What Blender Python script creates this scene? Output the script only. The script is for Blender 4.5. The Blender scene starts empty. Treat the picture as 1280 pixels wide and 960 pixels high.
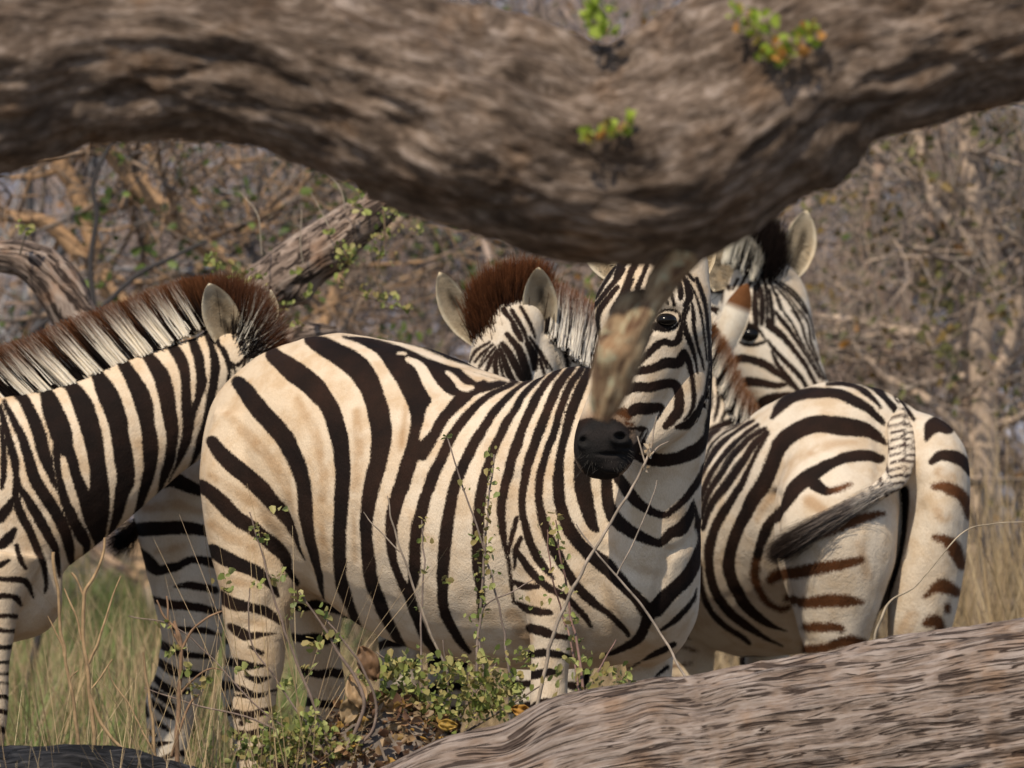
import bpy, bmesh, math, random
import numpy as np
from mathutils import Vector
from mathutils.kdtree import KDTree
R = math.radians
rnd = random.Random(7)
rng = np.random.default_rng(11)
scn = bpy.context.scene
C = scn.collection

# ---------------------------------------------------------------- camera, sky, sun, exposure
F = 10000.0            # focal length in pixels of a 1280 wide frame
CAM_H = 1.9
PIT = math.atan(414.0 / F)
cam = bpy.data.cameras.new("camera")
cam.sensor_width = 36.0
cam.lens = 36.0 * F / 1280.0
cam.clip_start = 0.5
cam.clip_end = 2000.0
cam.dof.use_dof = True
cam.dof.focus_distance = 17.25
cam.dof.aperture_fstop = 0.28125 / 0.043
camo = bpy.data.objects.new("camera", cam)
camo.location = (0, 0, CAM_H)
camo.rotation_euler = (R(90) - PIT, 0, 0)
C.objects.link(camo)
scn.camera = camo

SUN_EL, SUN_AZ = R(52), R(22)      # sun behind the camera, to its left
world = bpy.data.worlds.new("World")
scn.world = world
world.use_nodes = True
wn = world.node_tree.nodes
bgn = wn.get("Background") or wn.new("ShaderNodeBackground")
sky = wn.new("ShaderNodeTexSky")
sky.sky_type = 'NISHITA'
sky.sun_disc = False
sky.sun_elevation = SUN_EL
sky.sun_rotation = math.pi + SUN_AZ
world.node_tree.links.new(sky.outputs[0], bgn.inputs[0])
bgn.inputs[1].default_value = 0.13
sun = bpy.data.lights.new("sun", 'SUN')
sun.energy = 4.65
sun.angle = R(0.55)
sun.color = (1.0, 0.875, 0.70)
suno = bpy.data.objects.new("sun", sun)
ldir = Vector((math.sin(SUN_AZ) * math.cos(SUN_EL), math.cos(SUN_AZ) * math.cos(SUN_EL), -math.sin(SUN_EL)))
suno.rotation_euler = ldir.to_track_quat('-Z', 'Y').to_euler()
suno.location = (-6, -10, 12)
C.objects.link(suno)
vs = scn.view_settings
scn.display_settings.display_device = 'sRGB'
vs.view_transform = 'Standard'
vs.look = 'None'
vs.exposure = 0.0
vs.gamma = 1.0
vs.use_curve_mapping = False
scn.cycles.max_bounces = 6
scn.cycles.use_denoising = True

# ---------------------------------------------------------------- helpers
CP, SP = math.cos(PIT), math.sin(PIT)
PX = 0.0018            # metres per pixel at 18 m, the unit of the zebras' own depth axis


def P(u, v, Y):
    """point at distance Y whose direction from the camera is pixel (u, v)"""
    u, v, Y = np.broadcast_arrays(np.asarray(u, float), np.asarray(v, float), np.asarray(Y, float))
    x = (u - 640) / F
    y = (480 - v) / F
    dy = CP + y * SP
    dz = -SP + y * CP
    t = Y / dy
    return np.stack([x * t, Y, CAM_H + dz * t], -1)


def PINV(p):
    p = np.asarray(p, float)
    X, Y, Z = p[..., 0], p[..., 1], p[..., 2] - CAM_H
    d = Y * CP - Z * SP
    b = Y * SP + Z * CP
    return 640 + F * X / d, 480 - F * b / d, Y


def vnoise(p, seed=0):
    p = np.asarray(p, float)
    i = np.floor(p).astype(np.int64)
    f = p - i
    f = f * f * (3 - 2 * f)
    out = 0.0
    for dx in (0, 1):
        for dy in (0, 1):
            for dz in (0, 1):
                h = (i[..., 0] + dx) * 374761393 + (i[..., 1] + dy) * 668265263 + (i[..., 2] + dz) * 2147483647 + seed * 974634777
                h = (h ^ (h >> 13)) * 1274126177
                h = (h ^ (h >> 16)) & 0xffff
                w = (f[..., 0] if dx else 1 - f[..., 0]) * (f[..., 1] if dy else 1 - f[..., 1]) * (f[..., 2] if dz else 1 - f[..., 2])
                out = out + w * (h / 32767.5 - 1)
    return out


def fbm(p, octs=4, seed=0):
    s, a, t = 0.0, 1.0, 0.0
    p = np.asarray(p, float)
    for k in range(octs):
        s = s + a * vnoise(p * (2 ** k) + 17.3 * k, seed + k)
        t += a
        a *= 0.5
    return s / t


def smooth01(x):
    x = np.clip(x, 0, 1)
    return x * x * (3 - 2 * x)


def catmull(pts, per):
    pts = np.asarray(pts, float)
    n = len(pts)
    if n < 3:
        t = np.linspace(0, 1, per * (n - 1) + 1)[:, None]
        return pts[0] * (1 - t) + pts[-1] * t
    q = np.vstack([2 * pts[0] - pts[1], pts, 2 * pts[-1] - pts[-2]])
    out = []
    for i in range(n - 1):
        p0, p1, p2, p3 = q[i:i + 4]
        for t in np.linspace(0, 1, per, endpoint=False):
            out.append(0.5 * (2 * p1 + (p2 - p0) * t + (2 * p0 - 5 * p1 + 4 * p2 - p3) * t * t + (3 * p1 - p0 - 3 * p2 + p3) * t ** 3))
    out.append(pts[-1])
    return np.array(out)


def tag(o, label=None, cat=None, group=None, kind=None):
    if label: o['label'] = label
    if cat: o['category'] = cat
    if group: o['group'] = group
    if kind: o['kind'] = kind
    return o


def empty(name, loc, label, cat, group=None):
    o = bpy.data.objects.new(name, None)
    o.location = Vector(loc)
    o.empty_display_size = 0.1
    C.objects.link(o)
    return tag(o, label, cat, group)


def mesh_obj(name, verts, faces, mat, parent=None, attrs=None, smooth=True):
    """verts in world space; a child is stored relative to its parent's location"""
    me = bpy.data.meshes.new(name)
    v = np.asarray(verts, float)
    if parent is not None:
        off = np.array(parent.location)
        q = parent.parent
        while q is not None:
            off = off + np.array(q.location)
            q = q.parent
        v = v - off
    if isinstance(faces, np.ndarray):
        k = faces.shape[1]
        me.vertices.add(len(v))
        me.vertices.foreach_set("co", v.astype(np.float32).ravel())
        me.loops.add(faces.size)
        me.loops.foreach_set("vertex_index", faces.astype(np.int32).ravel())
        me.polygons.add(len(faces))
        me.polygons.foreach_set("loop_start", np.arange(0, faces.size, k, dtype=np.int32))
        me.update(calc_edges=True)
        me.validate()
    else:
        me.from_pydata(v.tolist(), [], faces)
    if smooth:
        me.polygons.foreach_set("use_smooth", np.ones(len(me.polygons), dtype=bool))
    for an, (ty, data) in (attrs or {}).items():
        a = me.attributes.new(an, ty, 'POINT')
        key = {'FLOAT': 'value', 'FLOAT_VECTOR': 'vector', 'FLOAT_COLOR': 'color'}[ty]
        a.data.foreach_set(key, np.asarray(data, np.float32).ravel())
    me.materials.append(mat)
    o = bpy.data.objects.new(name, me)
    C.objects.link(o)
    if parent is not None:
        o.parent = parent
    return o


# ---- node materials
class NT:
    def __init__(self, name):
        self.m = bpy.data.materials.new(name)
        self.m.use_nodes = True
        self.t = self.m.node_tree
        self.t.nodes.clear()
        self.out = self.n('ShaderNodeOutputMaterial')
        self.b = self.n('ShaderNodeBsdfPrincipled')
        self.l(self.b.outputs[0], self.out.inputs[0])

    def n(self, ty, **kw):
        x = self.t.nodes.new(ty)
        for k, v in kw.items():
            setattr(x, k, v)
        return x

    def l(self, a, b):
        self.t.links.new(a, b)

    def attr(self, name):
        return self.n('ShaderNodeAttribute', attribute_name=name)

    def noise(self, vec, scale, detail=3, rough=0.55, dist=0.0):
        x = self.n('ShaderNodeTexNoise')
        x.inputs['Scale'].default_value = scale
        x.inputs['Detail'].default_value = detail
        x.inputs['Roughness'].default_value = rough
        x.inputs['Distortion'].default_value = dist
        if vec is not None: self.l(vec, x.inputs['Vector'])
        return x.outputs[0]

    def mapv(self, vec, scale):
        x = self.n('ShaderNodeMapping')
        x.inputs['Scale'].default_value = scale
        self.l(vec, x.inputs['Vector'])
        return x.outputs[0]

    def ramp(self, fac, stops):
        x = self.n('ShaderNodeValToRGB')
        e = x.color_ramp.elements
        while len(e) < len(stops): e.new(0.5)
        for i, (p, c) in enumerate(stops):
            e[i].position = p
            e[i].color = (*c, 1) if len(c) == 3 else c
        self.l(fac, x.inputs[0])
        return x.outputs[0]

    def mix(self, fac, a, b, blend='MIX'):
        x = self.n('ShaderNodeMix', data_type='RGBA', blend_type=blend)
        for s, k in ((fac, 0), (a, 6), (b, 7)):
            if isinstance(s, (int, float)): x.inputs[k].default_value = s
            elif isinstance(s, tuple): x.inputs[k].default_value = (*s, 1)
            else: self.l(s, x.inputs[k])
        return x.outputs[2]

    def math(self, op, a, b=None, c=None):
        x = self.n('ShaderNodeMath', operation=op)
        for i, s in enumerate((a, b, c)):
            if s is None: continue
            if isinstance(s, (int, float)): x.inputs[i].default_value = s
            else: self.l(s, x.inputs[i])
        return x.outputs[0]

    def maprange(self, v, a, b, c=0.0, d=1.0, smooth=True):
        x = self.n('ShaderNodeMapRange', interpolation_type='SMOOTHSTEP' if smooth else 'LINEAR')
        self.l(v, x.inputs[0])
        for i, k in enumerate((a, b, c, d)): x.inputs[i + 1].default_value = k
        return x.outputs[0]

    def bump(self, h, strength, dist):
        x = self.n('ShaderNodeBump')
        x.inputs['Strength'].default_value = strength
        x.inputs['Distance'].default_value = dist
        self.l(h, x.inputs['Height'])
        self.l(x.outputs[0], self.b.inputs['Normal'])

    def done(self, col, rough=0.8, spec=0.3):
        if isinstance(col, tuple): self.b.inputs['Base Color'].default_value = (*col, 1)
        else: self.l(col, self.b.inputs['Base Color'])
        if isinstance(rough, (int, float)): self.b.inputs['Roughness'].default_value = rough
        else: self.l(rough, self.b.inputs['Roughness'])
        self.b.inputs['Specular IOR Level'].default_value = spec
        return self.m


def mat_coat():
    """striped coat: signed distance to the stripe edge (in ~1.8 mm units) chooses between two hair colours"""
    k = NT("zebra_coat")
    pos = k.n('ShaderNodeTexCoord').outputs['Object']
    sd = k.attr('sd').outputs['Fac']
    fine = k.noise(k.mapv(pos, (1, 1, 0.6)), 320, 2, 0.6)
    rag = k.math('MULTIPLY_ADD', fine, 5.2, -2.6)
    mid = k.noise(pos, 60, 2, 0.5)
    rag2 = k.math('MULTIPLY_ADD', mid, 1.6, -0.8)
    e = k.math('ADD', k.math('ADD', sd, rag), rag2)
    dark = k.maprange(e, -1.5, 1.5, 1.0, 0.0)
    hair = k.noise(k.mapv(pos, (1, 1, 0.35)), 420, 2, 0.6)
    blot = k.noise(pos, 14, 3, 0.6)
    base = k.mix(k.maprange(blot, 0.4, 0.7, 0, 0.7), k.attr('basec').outputs['Color'], k.mix(1.0, k.attr('basec').outputs['Color'], (0.80, 0.70, 0.58), 'MULTIPLY'))
    base = k.mix(k.maprange(hair, 0.3, 0.7, 0.0, 0.28), base, k.mix(1.0, base, (0.62, 0.56, 0.5), 'MULTIPLY'))
    dk = k.mix(k.maprange(k.noise(pos, 22, 3), 0.35, 0.75), k.attr('darkc').outputs['Color'], k.mix(1.0, k.attr('darkc').outputs['Color'], (1.35, 1.2, 1.15), 'MULTIPLY'))
    dk = k.mix(k.maprange(hair, 0.35, 0.7, 0, 0.5), dk, k.mix(1.0, dk, (1.5, 1.45, 1.4), 'MULTIPLY'))
    col = k.mix(dark, base, dk)
    k.bump(k.math('MULTIPLY_ADD', mid, 0.8, hair), 0.5, 0.004)
    return k.done(col, 0.8, 0.06)


def mat_col(name, rough=0.6, spec=0.25, noise=0.0):
    k = NT(name)
    c = k.attr('col').outputs['Color']
    if noise:
        pos = k.n('ShaderNodeTexCoord').outputs['Object']
        c = k.mix(k.maprange(k.noise(pos, noise, 3), 0.3, 0.7, 0, 0.5), c, k.mix(1.0, c, (0.55, 0.55, 0.5), 'MULTIPLY'))
    return k.done(c, rough, spec)


def mat_bark(name, dark, mid, pale, warm, fs=60, bumpd=0.012, lich=None, stretch=0.12, contrast=(0.36, 0.5, 0.62), crack=1.0, warpa=0.09, cw=(0.035, 0.045), fine=0.3, mottle=0.0):
    k = NT(name)
    bv = k.attr('bark').outputs['Vector']
    st = k.mapv(bv, (1, 1, stretch))
    warp = k.noise(k.mapv(bv, (1, 1, 0.5)), fs * 0.14, 3)
    x = k.n('ShaderNodeVectorMath', operation='MULTIPLY_ADD')
    k.l(k.n('ShaderNodeCombineXYZ').outputs[0], x.inputs[0])
    cmb = k.n('ShaderNodeCombineXYZ')
    k.l(warp, cmb.inputs[0]); k.l(warp, cmb.inputs[1])
    k.l(cmb.outputs[0], x.inputs[0])
    x.inputs[1].default_value = (warpa, warpa, 0.0)
    k.l(st, x.inputs[2])
    f1 = k.noise(x.outputs[0], fs, 4, 0.6)
    f2 = k.noise(x.outputs[0], fs * 3.1, 3, 0.6)
    h = k.math('ADD', k.math('MULTIPLY', f1, 1 - fine), k.math('MULTIPLY', f2, fine))
    cr = None
    for (s_, wd) in ((fs * 0.55, cw[0]), (fs * 1.4, cw[1])):
        q = k.noise(x.outputs[0], s_, 2, 0.5)
        gap = k.noise(bv, 16, 2)
        q = k.noise(k.mapv(x.outputs[0], (1, 1, 0.3)), s_, 2, 0.5)
        c_ = k.maprange(k.math('ABSOLUTE', k.math('SUBTRACT', q, 0.5)), 0.0, wd, 1.0, 0.0)
        c_ = k.math('MULTIPLY', c_, k.maprange(gap, 0.36, 0.52))
        cr = c_ if cr is None else k.math('MAXIMUM', cr, c_)
    h = k.math('SUBTRACT', h, k.math('MULTIPLY', cr, crack * 0.3))
    col = k.ramp(h, [(contrast[0], dark), (contrast[1], mid), (contrast[2], pale)])
    if mottle:
        mo = k.noise(k.mapv(bv, (1, 1, 0.45)), 17, 4, 0.6, 0.5)
        col = k.mix(k.maprange(mo, 0.40, 0.58, mottle, 0.0), col, k.mix(1.0, col, (0.36, 0.33, 0.30), 'MULTIPLY'))
    patch = k.noise(bv, 9, 4, 0.65)
    col = k.mix(k.maprange(patch, 0.48, 0.72, 0, 0.75), col, k.mix(1.0, col, warm, 'MULTIPLY'))
    if lich:
        lp = k.noise(bv, 24, 4, 0.7, 0.6)
        col = k.mix(k.maprange(lp, 0.56, 0.66, 0, 0.8), col, lich)
    k.bump(h, 0.85, bumpd)
    return k.done(col, 0.85, 0.2)


M_COAT = mat_coat()
def mat_thin(name, rough, spec, trans):
    """thin hair or leaf: part of the light passes through"""
    k = NT(name)
    c = k.attr('col').outputs['Color']
    k.done(c, rough, spec)
    tr = k.n('ShaderNodeBsdfTranslucent')
    k.l(c, tr.inputs[0])
    mx = k.n('ShaderNodeMixShader')
    mx.inputs[0].default_value = trans
    k.l(k.b.outputs[0], mx.inputs[1]); k.l(tr.outputs[0], mx.inputs[2]); k.l(mx.outputs[0], k.out.inputs[0])
    return k.m


M_HAIR = mat_thin("zebra_hair", 0.75, 0.06, 0.42)
M_LEAF = mat_thin("leaf", 0.5, 0.3, 0.35)
M_TWIG = mat_col("twig_bark", 0.8, 0.2, 90)
M_GRASS = mat_col("grass_blade", 0.6, 0.25)
k = NT("eye_gloss")
M_EYE = k.done((0.005, 0.004, 0.0035), 0.16, 0.22)

# ---------------------------------------------------------------- generic builders
def ribbons(roots, dirs, lens, c0, c1, width, curve=0.15, seg=3, split=0.5, cm=None, seed=1):
    """many tapered hair ribbons: (verts, quads, colours)"""
    g = np.random.default_rng(seed)
    n = len(roots)
    roots = np.asarray(roots); dirs = np.asarray(dirs, float)
    dirs = dirs / np.linalg.norm(dirs, axis=1, keepdims=True)
    lens = np.broadcast_to(np.asarray(lens, float), (n,))
    rv = np.array([-0.3, -1.0, 0.6]) + g.normal(size=(n, 3)) * 0.55
    side = np.cross(dirs, rv)
    side /= np.linalg.norm(side, axis=1, keepdims=True) + 1e-9
    bend = np.cross(dirs, side) * g.normal(0, curve, (n, 1))
    V, Cc = [], []
    for k in range(seg + 1):
        t = k / seg
        ctr = roots + (dirs * t + bend * t * t) * lens[:, None]
        w = width * (1 - 0.8 * t)
        V += [ctr - side * w * 0.5, ctr + side * w * 0.5]
        f = smooth01((t - split + 0.25) / 0.5) if not np.isscalar(split) else smooth01((t - split + 0.18) / 0.36)
        f = np.broadcast_to(f, (n,))[:, None]
        col = c0 * (1 - f) + c1 * f
        Cc += [col, col]
    V = np.stack(V, 1).reshape(-1, 3)
    Cc = np.stack(Cc, 1).reshape(-1, 3)
    m = 2 * (seg + 1)
    q = []
    b = np.arange(n)[:, None] * m
    for k in range(seg):
        q.append(np.concatenate([b + 2 * k, b + 2 * k + 1, b + 2 * k + 3, b + 2 * k + 2], 1))
    Q = np.stack(q, 1).reshape(-1, 4)
    return V, Q, np.concatenate([Cc, np.ones((len(Cc), 1))], 1)


def tube_batch(p0, p1, r0, r1, col0, col1=None, sides=5):
    """many straight tapered tubes at once"""
    p0, p1 = np.asarray(p0), np.asarray(p1)
    n = len(p0)
    d = p1 - p0
    d = d / (np.linalg.norm(d, axis=1, keepdims=True) + 1e-9)
    ref = np.where(np.abs(d[:, 2:3]) > 0.9, np.array([[1., 0, 0]]), np.array([[0, 0, 1.]]))
    a = np.cross(d, ref); a /= np.linalg.norm(a, axis=1, keepdims=True) + 1e-9
    b = np.cross(d, a)
    V = []
    for (p, r) in ((p0, r0), (p1, r1)):
        for k in range(sides):
            th = 2 * math.pi * k / sides
            V.append(p + (a * math.cos(th) + b * math.sin(th)) * np.asarray(r).reshape(-1, 1))
    V = np.stack(V, 1).reshape(-1, 3)
    base = np.arange(n)[:, None] * 2 * sides
    Q = []
    for k in range(sides):
        k2 = (k + 1) % sides
        Q.append(np.concatenate([base + k, base + k2, base + sides + k2, base + sides + k], 1))
    Q = np.stack(Q, 1).reshape(-1, 4)
    if col1 is None: col1 = col0
    cc = np.concatenate([np.repeat(np.asarray(col0)[:, None, :], sides, 1), np.repeat(np.asarray(col1)[:, None, :], sides, 1)], 1).reshape(-1, 3)
    return V, Q, np.concatenate([cc, np.ones((len(cc), 1))], 1)


def polytube(pts, rad, sides=8, cap=True):
    """one bent tapered tube through points; returns verts, faces, along, ring index arrays"""
    pts = np.asarray(pts, float)
    n = len(pts)
    T = np.gradient(pts, axis=0)
    T /= np.linalg.norm(T, axis=1, keepdims=True) + 1e-12
    a = np.cross(T[0], [0.13, 0.2, 1.0]); a /= np.linalg.norm(a)
    V, S, TH = [], [], []
    s = 0.0
    for i in range(n):
        if i: s += np.linalg.norm(pts[i] - pts[i - 1])
        a = a - T[i] * np.dot(a, T[i]); a /= np.linalg.norm(a)
        b = np.cross(T[i], a)
        th = np.arange(sides) * 2 * math.pi / sides
        V.append(pts[i] + rad[i] * (np.cos(th)[:, None] * a + np.sin(th)[:, None] * b))
        S.append(np.full(sides, s)); TH.append(th)
    V = np.concatenate(V); S = np.concatenate(S); TH = np.concatenate(TH)
    i = np.arange(n - 1)[:, None] * sides
    k = np.arange(sides)[None, :]
    k2 = (k + 1) % sides
    Q = np.stack([i + k, i + k2, i + sides + k2, i + sides + k], -1).reshape(-1, 4)
    return V, Q, S, TH


def limb(name, ctrl, mat, parent, per=10, sides=40, lump=0.12, ridge=0.05, fs=14.0, seed=0, stretch=0.16, knots=(), wobk=1.2, lump2=0.04):
    """woody limb through (u, v, Y, radius px) with real bark relief"""
    c = catmull(np.asarray(ctrl, float), per)
    pts = P(c[:, 0], c[:, 1], c[:, 2])
    rad = np.maximum(c[:, 3], 0.5) * c[:, 2] / F
    V, Q, S, TH = polytube(pts, rad, sides)
    rr = np.repeat(rad, sides)
    ctr = np.repeat(pts, sides, 0)
    nrm = (V - ctr) / rr[:, None]
    r0 = float(np.mean(rad))
    bark = np.stack([np.cos(TH) * r0, np.sin(TH) * r0, S], -1)
    q = bark * np.array([1, 1, stretch]) * fs
    wob = fbm(bark * fs * 0.2 + seed, 2, seed)[:, None] * np.array([1.0, 1.0, 0])
    f = fbm(q + wob * wobk + seed, 4, seed)
    rid = 1 - 2 * np.abs(f)
    big = fbm(bark * np.array([3.0, 3.0, 2.2]) / max(r0, 0.03) * 0.16 + seed * 3.1, 2, seed + 9)
    d = rr * lump2 * fbm(bark * np.array([9.0, 9.0, 7.0]) + seed * 5.7, 3, seed + 19) + rr * lump * big + np.minimum(rr, r0) * ridge * (rid - 0.5)
    for (ku, kv, kr, kd) in knots:
        uu, vv, _ = PINV(V)
        d = d + kd * np.exp(-((uu - ku) ** 2 + (vv - kv) ** 2) / (2 * kr * kr))
    V = V + nrm * d[:, None]
    n = len(c)
    # close the ends
    V = np.vstack([V, pts[:1], pts[-1:]])
    bark = np.vstack([bark, [[0, 0, 0]], [[0, 0, S[-1]]]])
    k = np.arange(sides); k2 = (k + 1) % sides
    c0, c1 = n * sides, n * sides + 1
    e = (n - 1) * sides
    Q = np.vstack([Q, np.stack([k2, k, np.full(sides, c0), np.full(sides, c0)], -1), np.stack([e + k, e + k2, np.full(sides, c1), np.full(sides, c1)], -1)])
    faces = [tuple(f) if f[2] != f[3] else tuple(f[:3]) for f in Q.tolist()]
    return mesh_obj(name, V, faces, mat, parent, {'bark': ('FLOAT_VECTOR', bark)})


def leaf_mesh(pos, axis, up, size, cols, wid=0.55, seed=0, fold=0.25):
    """many small obovate leaves (6 verts, 2 quads each, folded along the midrib)"""
    g = np.random.default_rng(seed)
    n = len(pos)
    axis = axis / (np.linalg.norm(axis, axis=1, keepdims=True) + 1e-9)
    s = np.cross(axis, up); s /= np.linalg.norm(s, axis=1, keepdims=True) + 1e-9
    nn = np.cross(s, axis)
    size = np.asarray(size).reshape(-1, 1)
    w = size * wid * 0.5
    d = nn * size * g.uniform(0.0, fold, (n, 1))
    dr = nn * size * g.uniform(-0.1, 0.25, (n, 1))
    V = np.stack([pos, pos + axis * size * 0.35 + s * w * 0.8 + d, pos + axis * size * 0.78 + s * w + d - dr,
                  pos + axis * size - dr * 1.6, pos + axis * size * 0.78 - s * w + d - dr, pos + axis * size * 0.35 - s * w * 0.8 + d], 1).reshape(-1, 3)
    b = np.arange(n)[:, None] * 6
    Q = np.stack([b + np.array([[0, 1, 2, 3]]), b + np.array([[0, 3, 4, 5]])], 1).reshape(-1, 4)
    cc = np.repeat(cols, 6, 0)
    return V, Q, np.concatenate([cc, np.ones((len(cc), 1))], 1)


def rand_dirs(n, g):
    d = g.normal(size=(n, 3))
    return d / np.linalg.norm(d, axis=1, keepdims=True)


# ---------------------------------------------------------------- zebra builder
def ring_tube(rings, mode='perp', lat=None, per=7, sides=28):
    """loft of ellipses in pixel space (u, v, w); closed by fans. returns verts (px), faces"""
    c = catmull(np.asarray(rings, float), per)
    n = len(c)
    if mode == 'torso':
        ctr = np.stack([c[:, 0], (c[:, 1] + c[:, 2]) / 2, c[:, 3]], -1)
        ra = np.maximum((c[:, 2] - c[:, 1]) / 2, 3); rb = np.maximum(c[:, 4], 3)
        A = np.tile([0.0, 1.0, 0.0], (n, 1)); B = np.tile(lat, (n, 1))
    else:
        ctr = c[:, :3]
        ra = np.maximum(c[:, 3], 2); rb = np.maximum(c[:, 4], 2)
        t = np.gradient(ctr[:, :2], axis=0)
        t /= np.linalg.norm(t, axis=1, keepdims=True) + 1e-9
        A = np.stack([-t[:, 1], t[:, 0], np.zeros(n)], -1)
        B = np.tile([0.0, 0.0, 1.0], (n, 1))
    th = np.arange(sides) * 2 * math.pi / sides
    V = ctr[:, None, :] + (ra[:, None] * np.cos(th)[None])[..., None] * A[:, None, :] + (rb[:, None] * np.sin(th)[None])[..., None] * B[:, None, :]
    V = V.reshape(-1, 3)
    i = np.arange(n - 1)[:, None] * sides
    k = np.arange(sides)[None, :]; k2 = (k + 1) % sides
    Q = np.stack([i + k, i + k2, i + sides + k2, i + sides + k], -1).reshape(-1, 4).tolist()
    c0, c1 = n * sides, n * sides + 1
    V = np.vstack([V, ctr[:1], ctr[-1:]])
    e = (n - 1) * sides
    for a in range(sides):
        b = (a + 1) % sides
        Q.append([b, a, c0]); Q.append([e + a, e + b, c1])
    return V, Q


def stroke_sd(uv, strokes, cap=14.0):
    sd = np.full(len(uv), cap)
    for st in strokes:
        s = np.asarray(st, float)
        if s.ndim != 2 or len(s) < 2: continue
        c = catmull(s, 5)
        c[:, 2] = np.maximum(c[:, 2], 0.3)
        hm = c[:, 2].max() + cap
        lo = c[:, :2].min(0) - hm; hi = c[:, :2].max(0) + hm
        idx = np.nonzero((uv[:, 0] > lo[0]) & (uv[:, 0] < hi[0]) & (uv[:, 1] > lo[1]) & (uv[:, 1] < hi[1]))[0]
        if not len(idx): continue
        p = uv[idx]
        best = np.full(len(idx), cap)
        for a, b in zip(c[:-1], c[1:]):
            d = b[:2] - a[:2]
            L = d @ d + 1e-9
            t = np.clip(((p - a[:2]) @ d) / L, 0, 1)
            dist = np.hypot(p[:, 0] - a[0] - t * d[0], p[:, 1] - a[1] - t * d[1]) - (a[2] + (b[2] - a[2]) * t)
            np.minimum(best, dist, out=best)
        sd[idx] = np.minimum(sd[idx], best)
    return sd


def bands(x, per, duty):
    return np.abs((x / per) % 1.0 - 0.5) * per - duty * per / 2


CREAM = np.array([0.66, 0.555, 0.43])
GREYW = np.array([0.63, 0.565, 0.475])
BLACK = np.array([0.0095, 0.0068, 0.006])
DKBRN = np.array([0.028, 0.016, 0.012])
BROWN = np.array([0.068, 0.029, 0.012])
TAN = np.array([0.40, 0.255, 0.135])


def ear_mesh(base, tip, w0, W, depth, tilt=0.0, bend=0.0, front=True, rim=(0.66, 0.58, 0.44), inn=(0.36, 0.30, 0.215), tipcol=None):
    base, tip = np.array(base, float), np.array(tip, float)
    ax = tip - base
    L = np.linalg.norm(ax)
    per = np.array([-ax[1], ax[0]]) / L
    nt, na = 22, 17
    tt = np.linspace(0, 1, nt); aa = np.linspace(-1, 1, na)
    prof = np.interp(tt, [0, .1, .25, .45, .6, .75, .88, .96, 1.0], [.42, .62, .88, 1, .97, .8, .52, .26, .03])
    V, col = [], []
    for layer in (0, 1):
        for i, t in enumerate(tt):
            for a in aa:
                p = base + ax * t + per * (a * W * prof[i] + bend * math.sin(math.pi * t))
                cup = depth * (1 - a * a) * prof[i]
                th = 4.0 * (1 - abs(a) ** 4) * prof[i] + 0.6
                V.append([p[0], p[1], w0 + tilt * t + cup + (th if layer else 0)])
                inside = (layer == 0) == front
                c = np.array(rim)
                if inside:
                    k = smooth01((0.92 - abs(a)) / 0.25) * smooth01((0.97 - t) / 0.12)
                    c = c * (1 - k) + np.array(inn) * k
                    n1 = vnoise(np.array([a * 3.0 + 9 * W, t * 7.0, 3.0]))
                    dk = math.exp(-((a - 0.1) / 0.3) ** 2) * smooth01((t - 0.12) / 0.15) * smooth01((0.85 - t) / 0.2) * smooth01((n1 + 0.75) / 0.7)
                    c = c * (1 - 0.9 * dk) + np.array([0.03, 0.022, 0.016]) * 0.9 * dk
                elif tipcol is not None:
                    k = smooth01((t - 0.62) / 0.08)
                    c = c * (1 - k) + np.array(tipcol) * k
                col.append(c)
    Fc = []
    o = nt * na
    for i in range(nt - 1):
        for j in range(na - 1):
            a = i * na + j
            Fc.append([a, a + 1, a + na + 1, a + na])
            Fc.append([o + a, o + a + na, o + a + na + 1, o + a + 1])
    for i in range(nt - 1):
        for j in (0, na - 1):
            a = i * na + j
            Fc.append([a, a + na, o + a + na, o + a])
    for j in range(na - 1):
        for i in (0, nt - 1):
            a = i * na + j
            Fc.append([a, a + 1, o + a + 1, o + a])
    return np.array(V), Fc, np.array(col)


def ear_hair(base, tip, w0, W, depth, n, seed, col=(0.62, 0.55, 0.42)):
    g = np.random.default_rng(seed)
    base, tip = np.array(base, float), np.array(tip, float)
    ax = tip - base; L = np.linalg.norm(ax); per = np.array([-ax[1], ax[0]]) / L
    t = g.uniform(0.04, 0.8, n); a = np.sign(g.normal(size=n)) * g.uniform(0.35, 0.92, n)
    prof = np.interp(t, [0, .1, .25, .45, .6, .75, .88, 1.0], [.5, .68, .9, 1, .97, .8, .52, .03])
    uv = base + ax * t[:, None] + per * (a * W * prof)[:, None]
    w = w0 + depth * (1 - a * a) * prof - 0.5
    d2 = -np.sign(a)[:, None] * per * g.uniform(0.5, 1.0, (n, 1)) + ax / L * g.uniform(0.1, 0.8, (n, 1))
    d = np.concatenate([d2, -g.uniform(0.2, 0.7, (n, 1))], 1)
    c = np.array(col) * g.uniform(0.6, 1.15, (n, 1))
    return np.concatenate([uv, w[:, None]], 1), d, g.uniform(0.25, 0.6, n) * W, c


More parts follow.
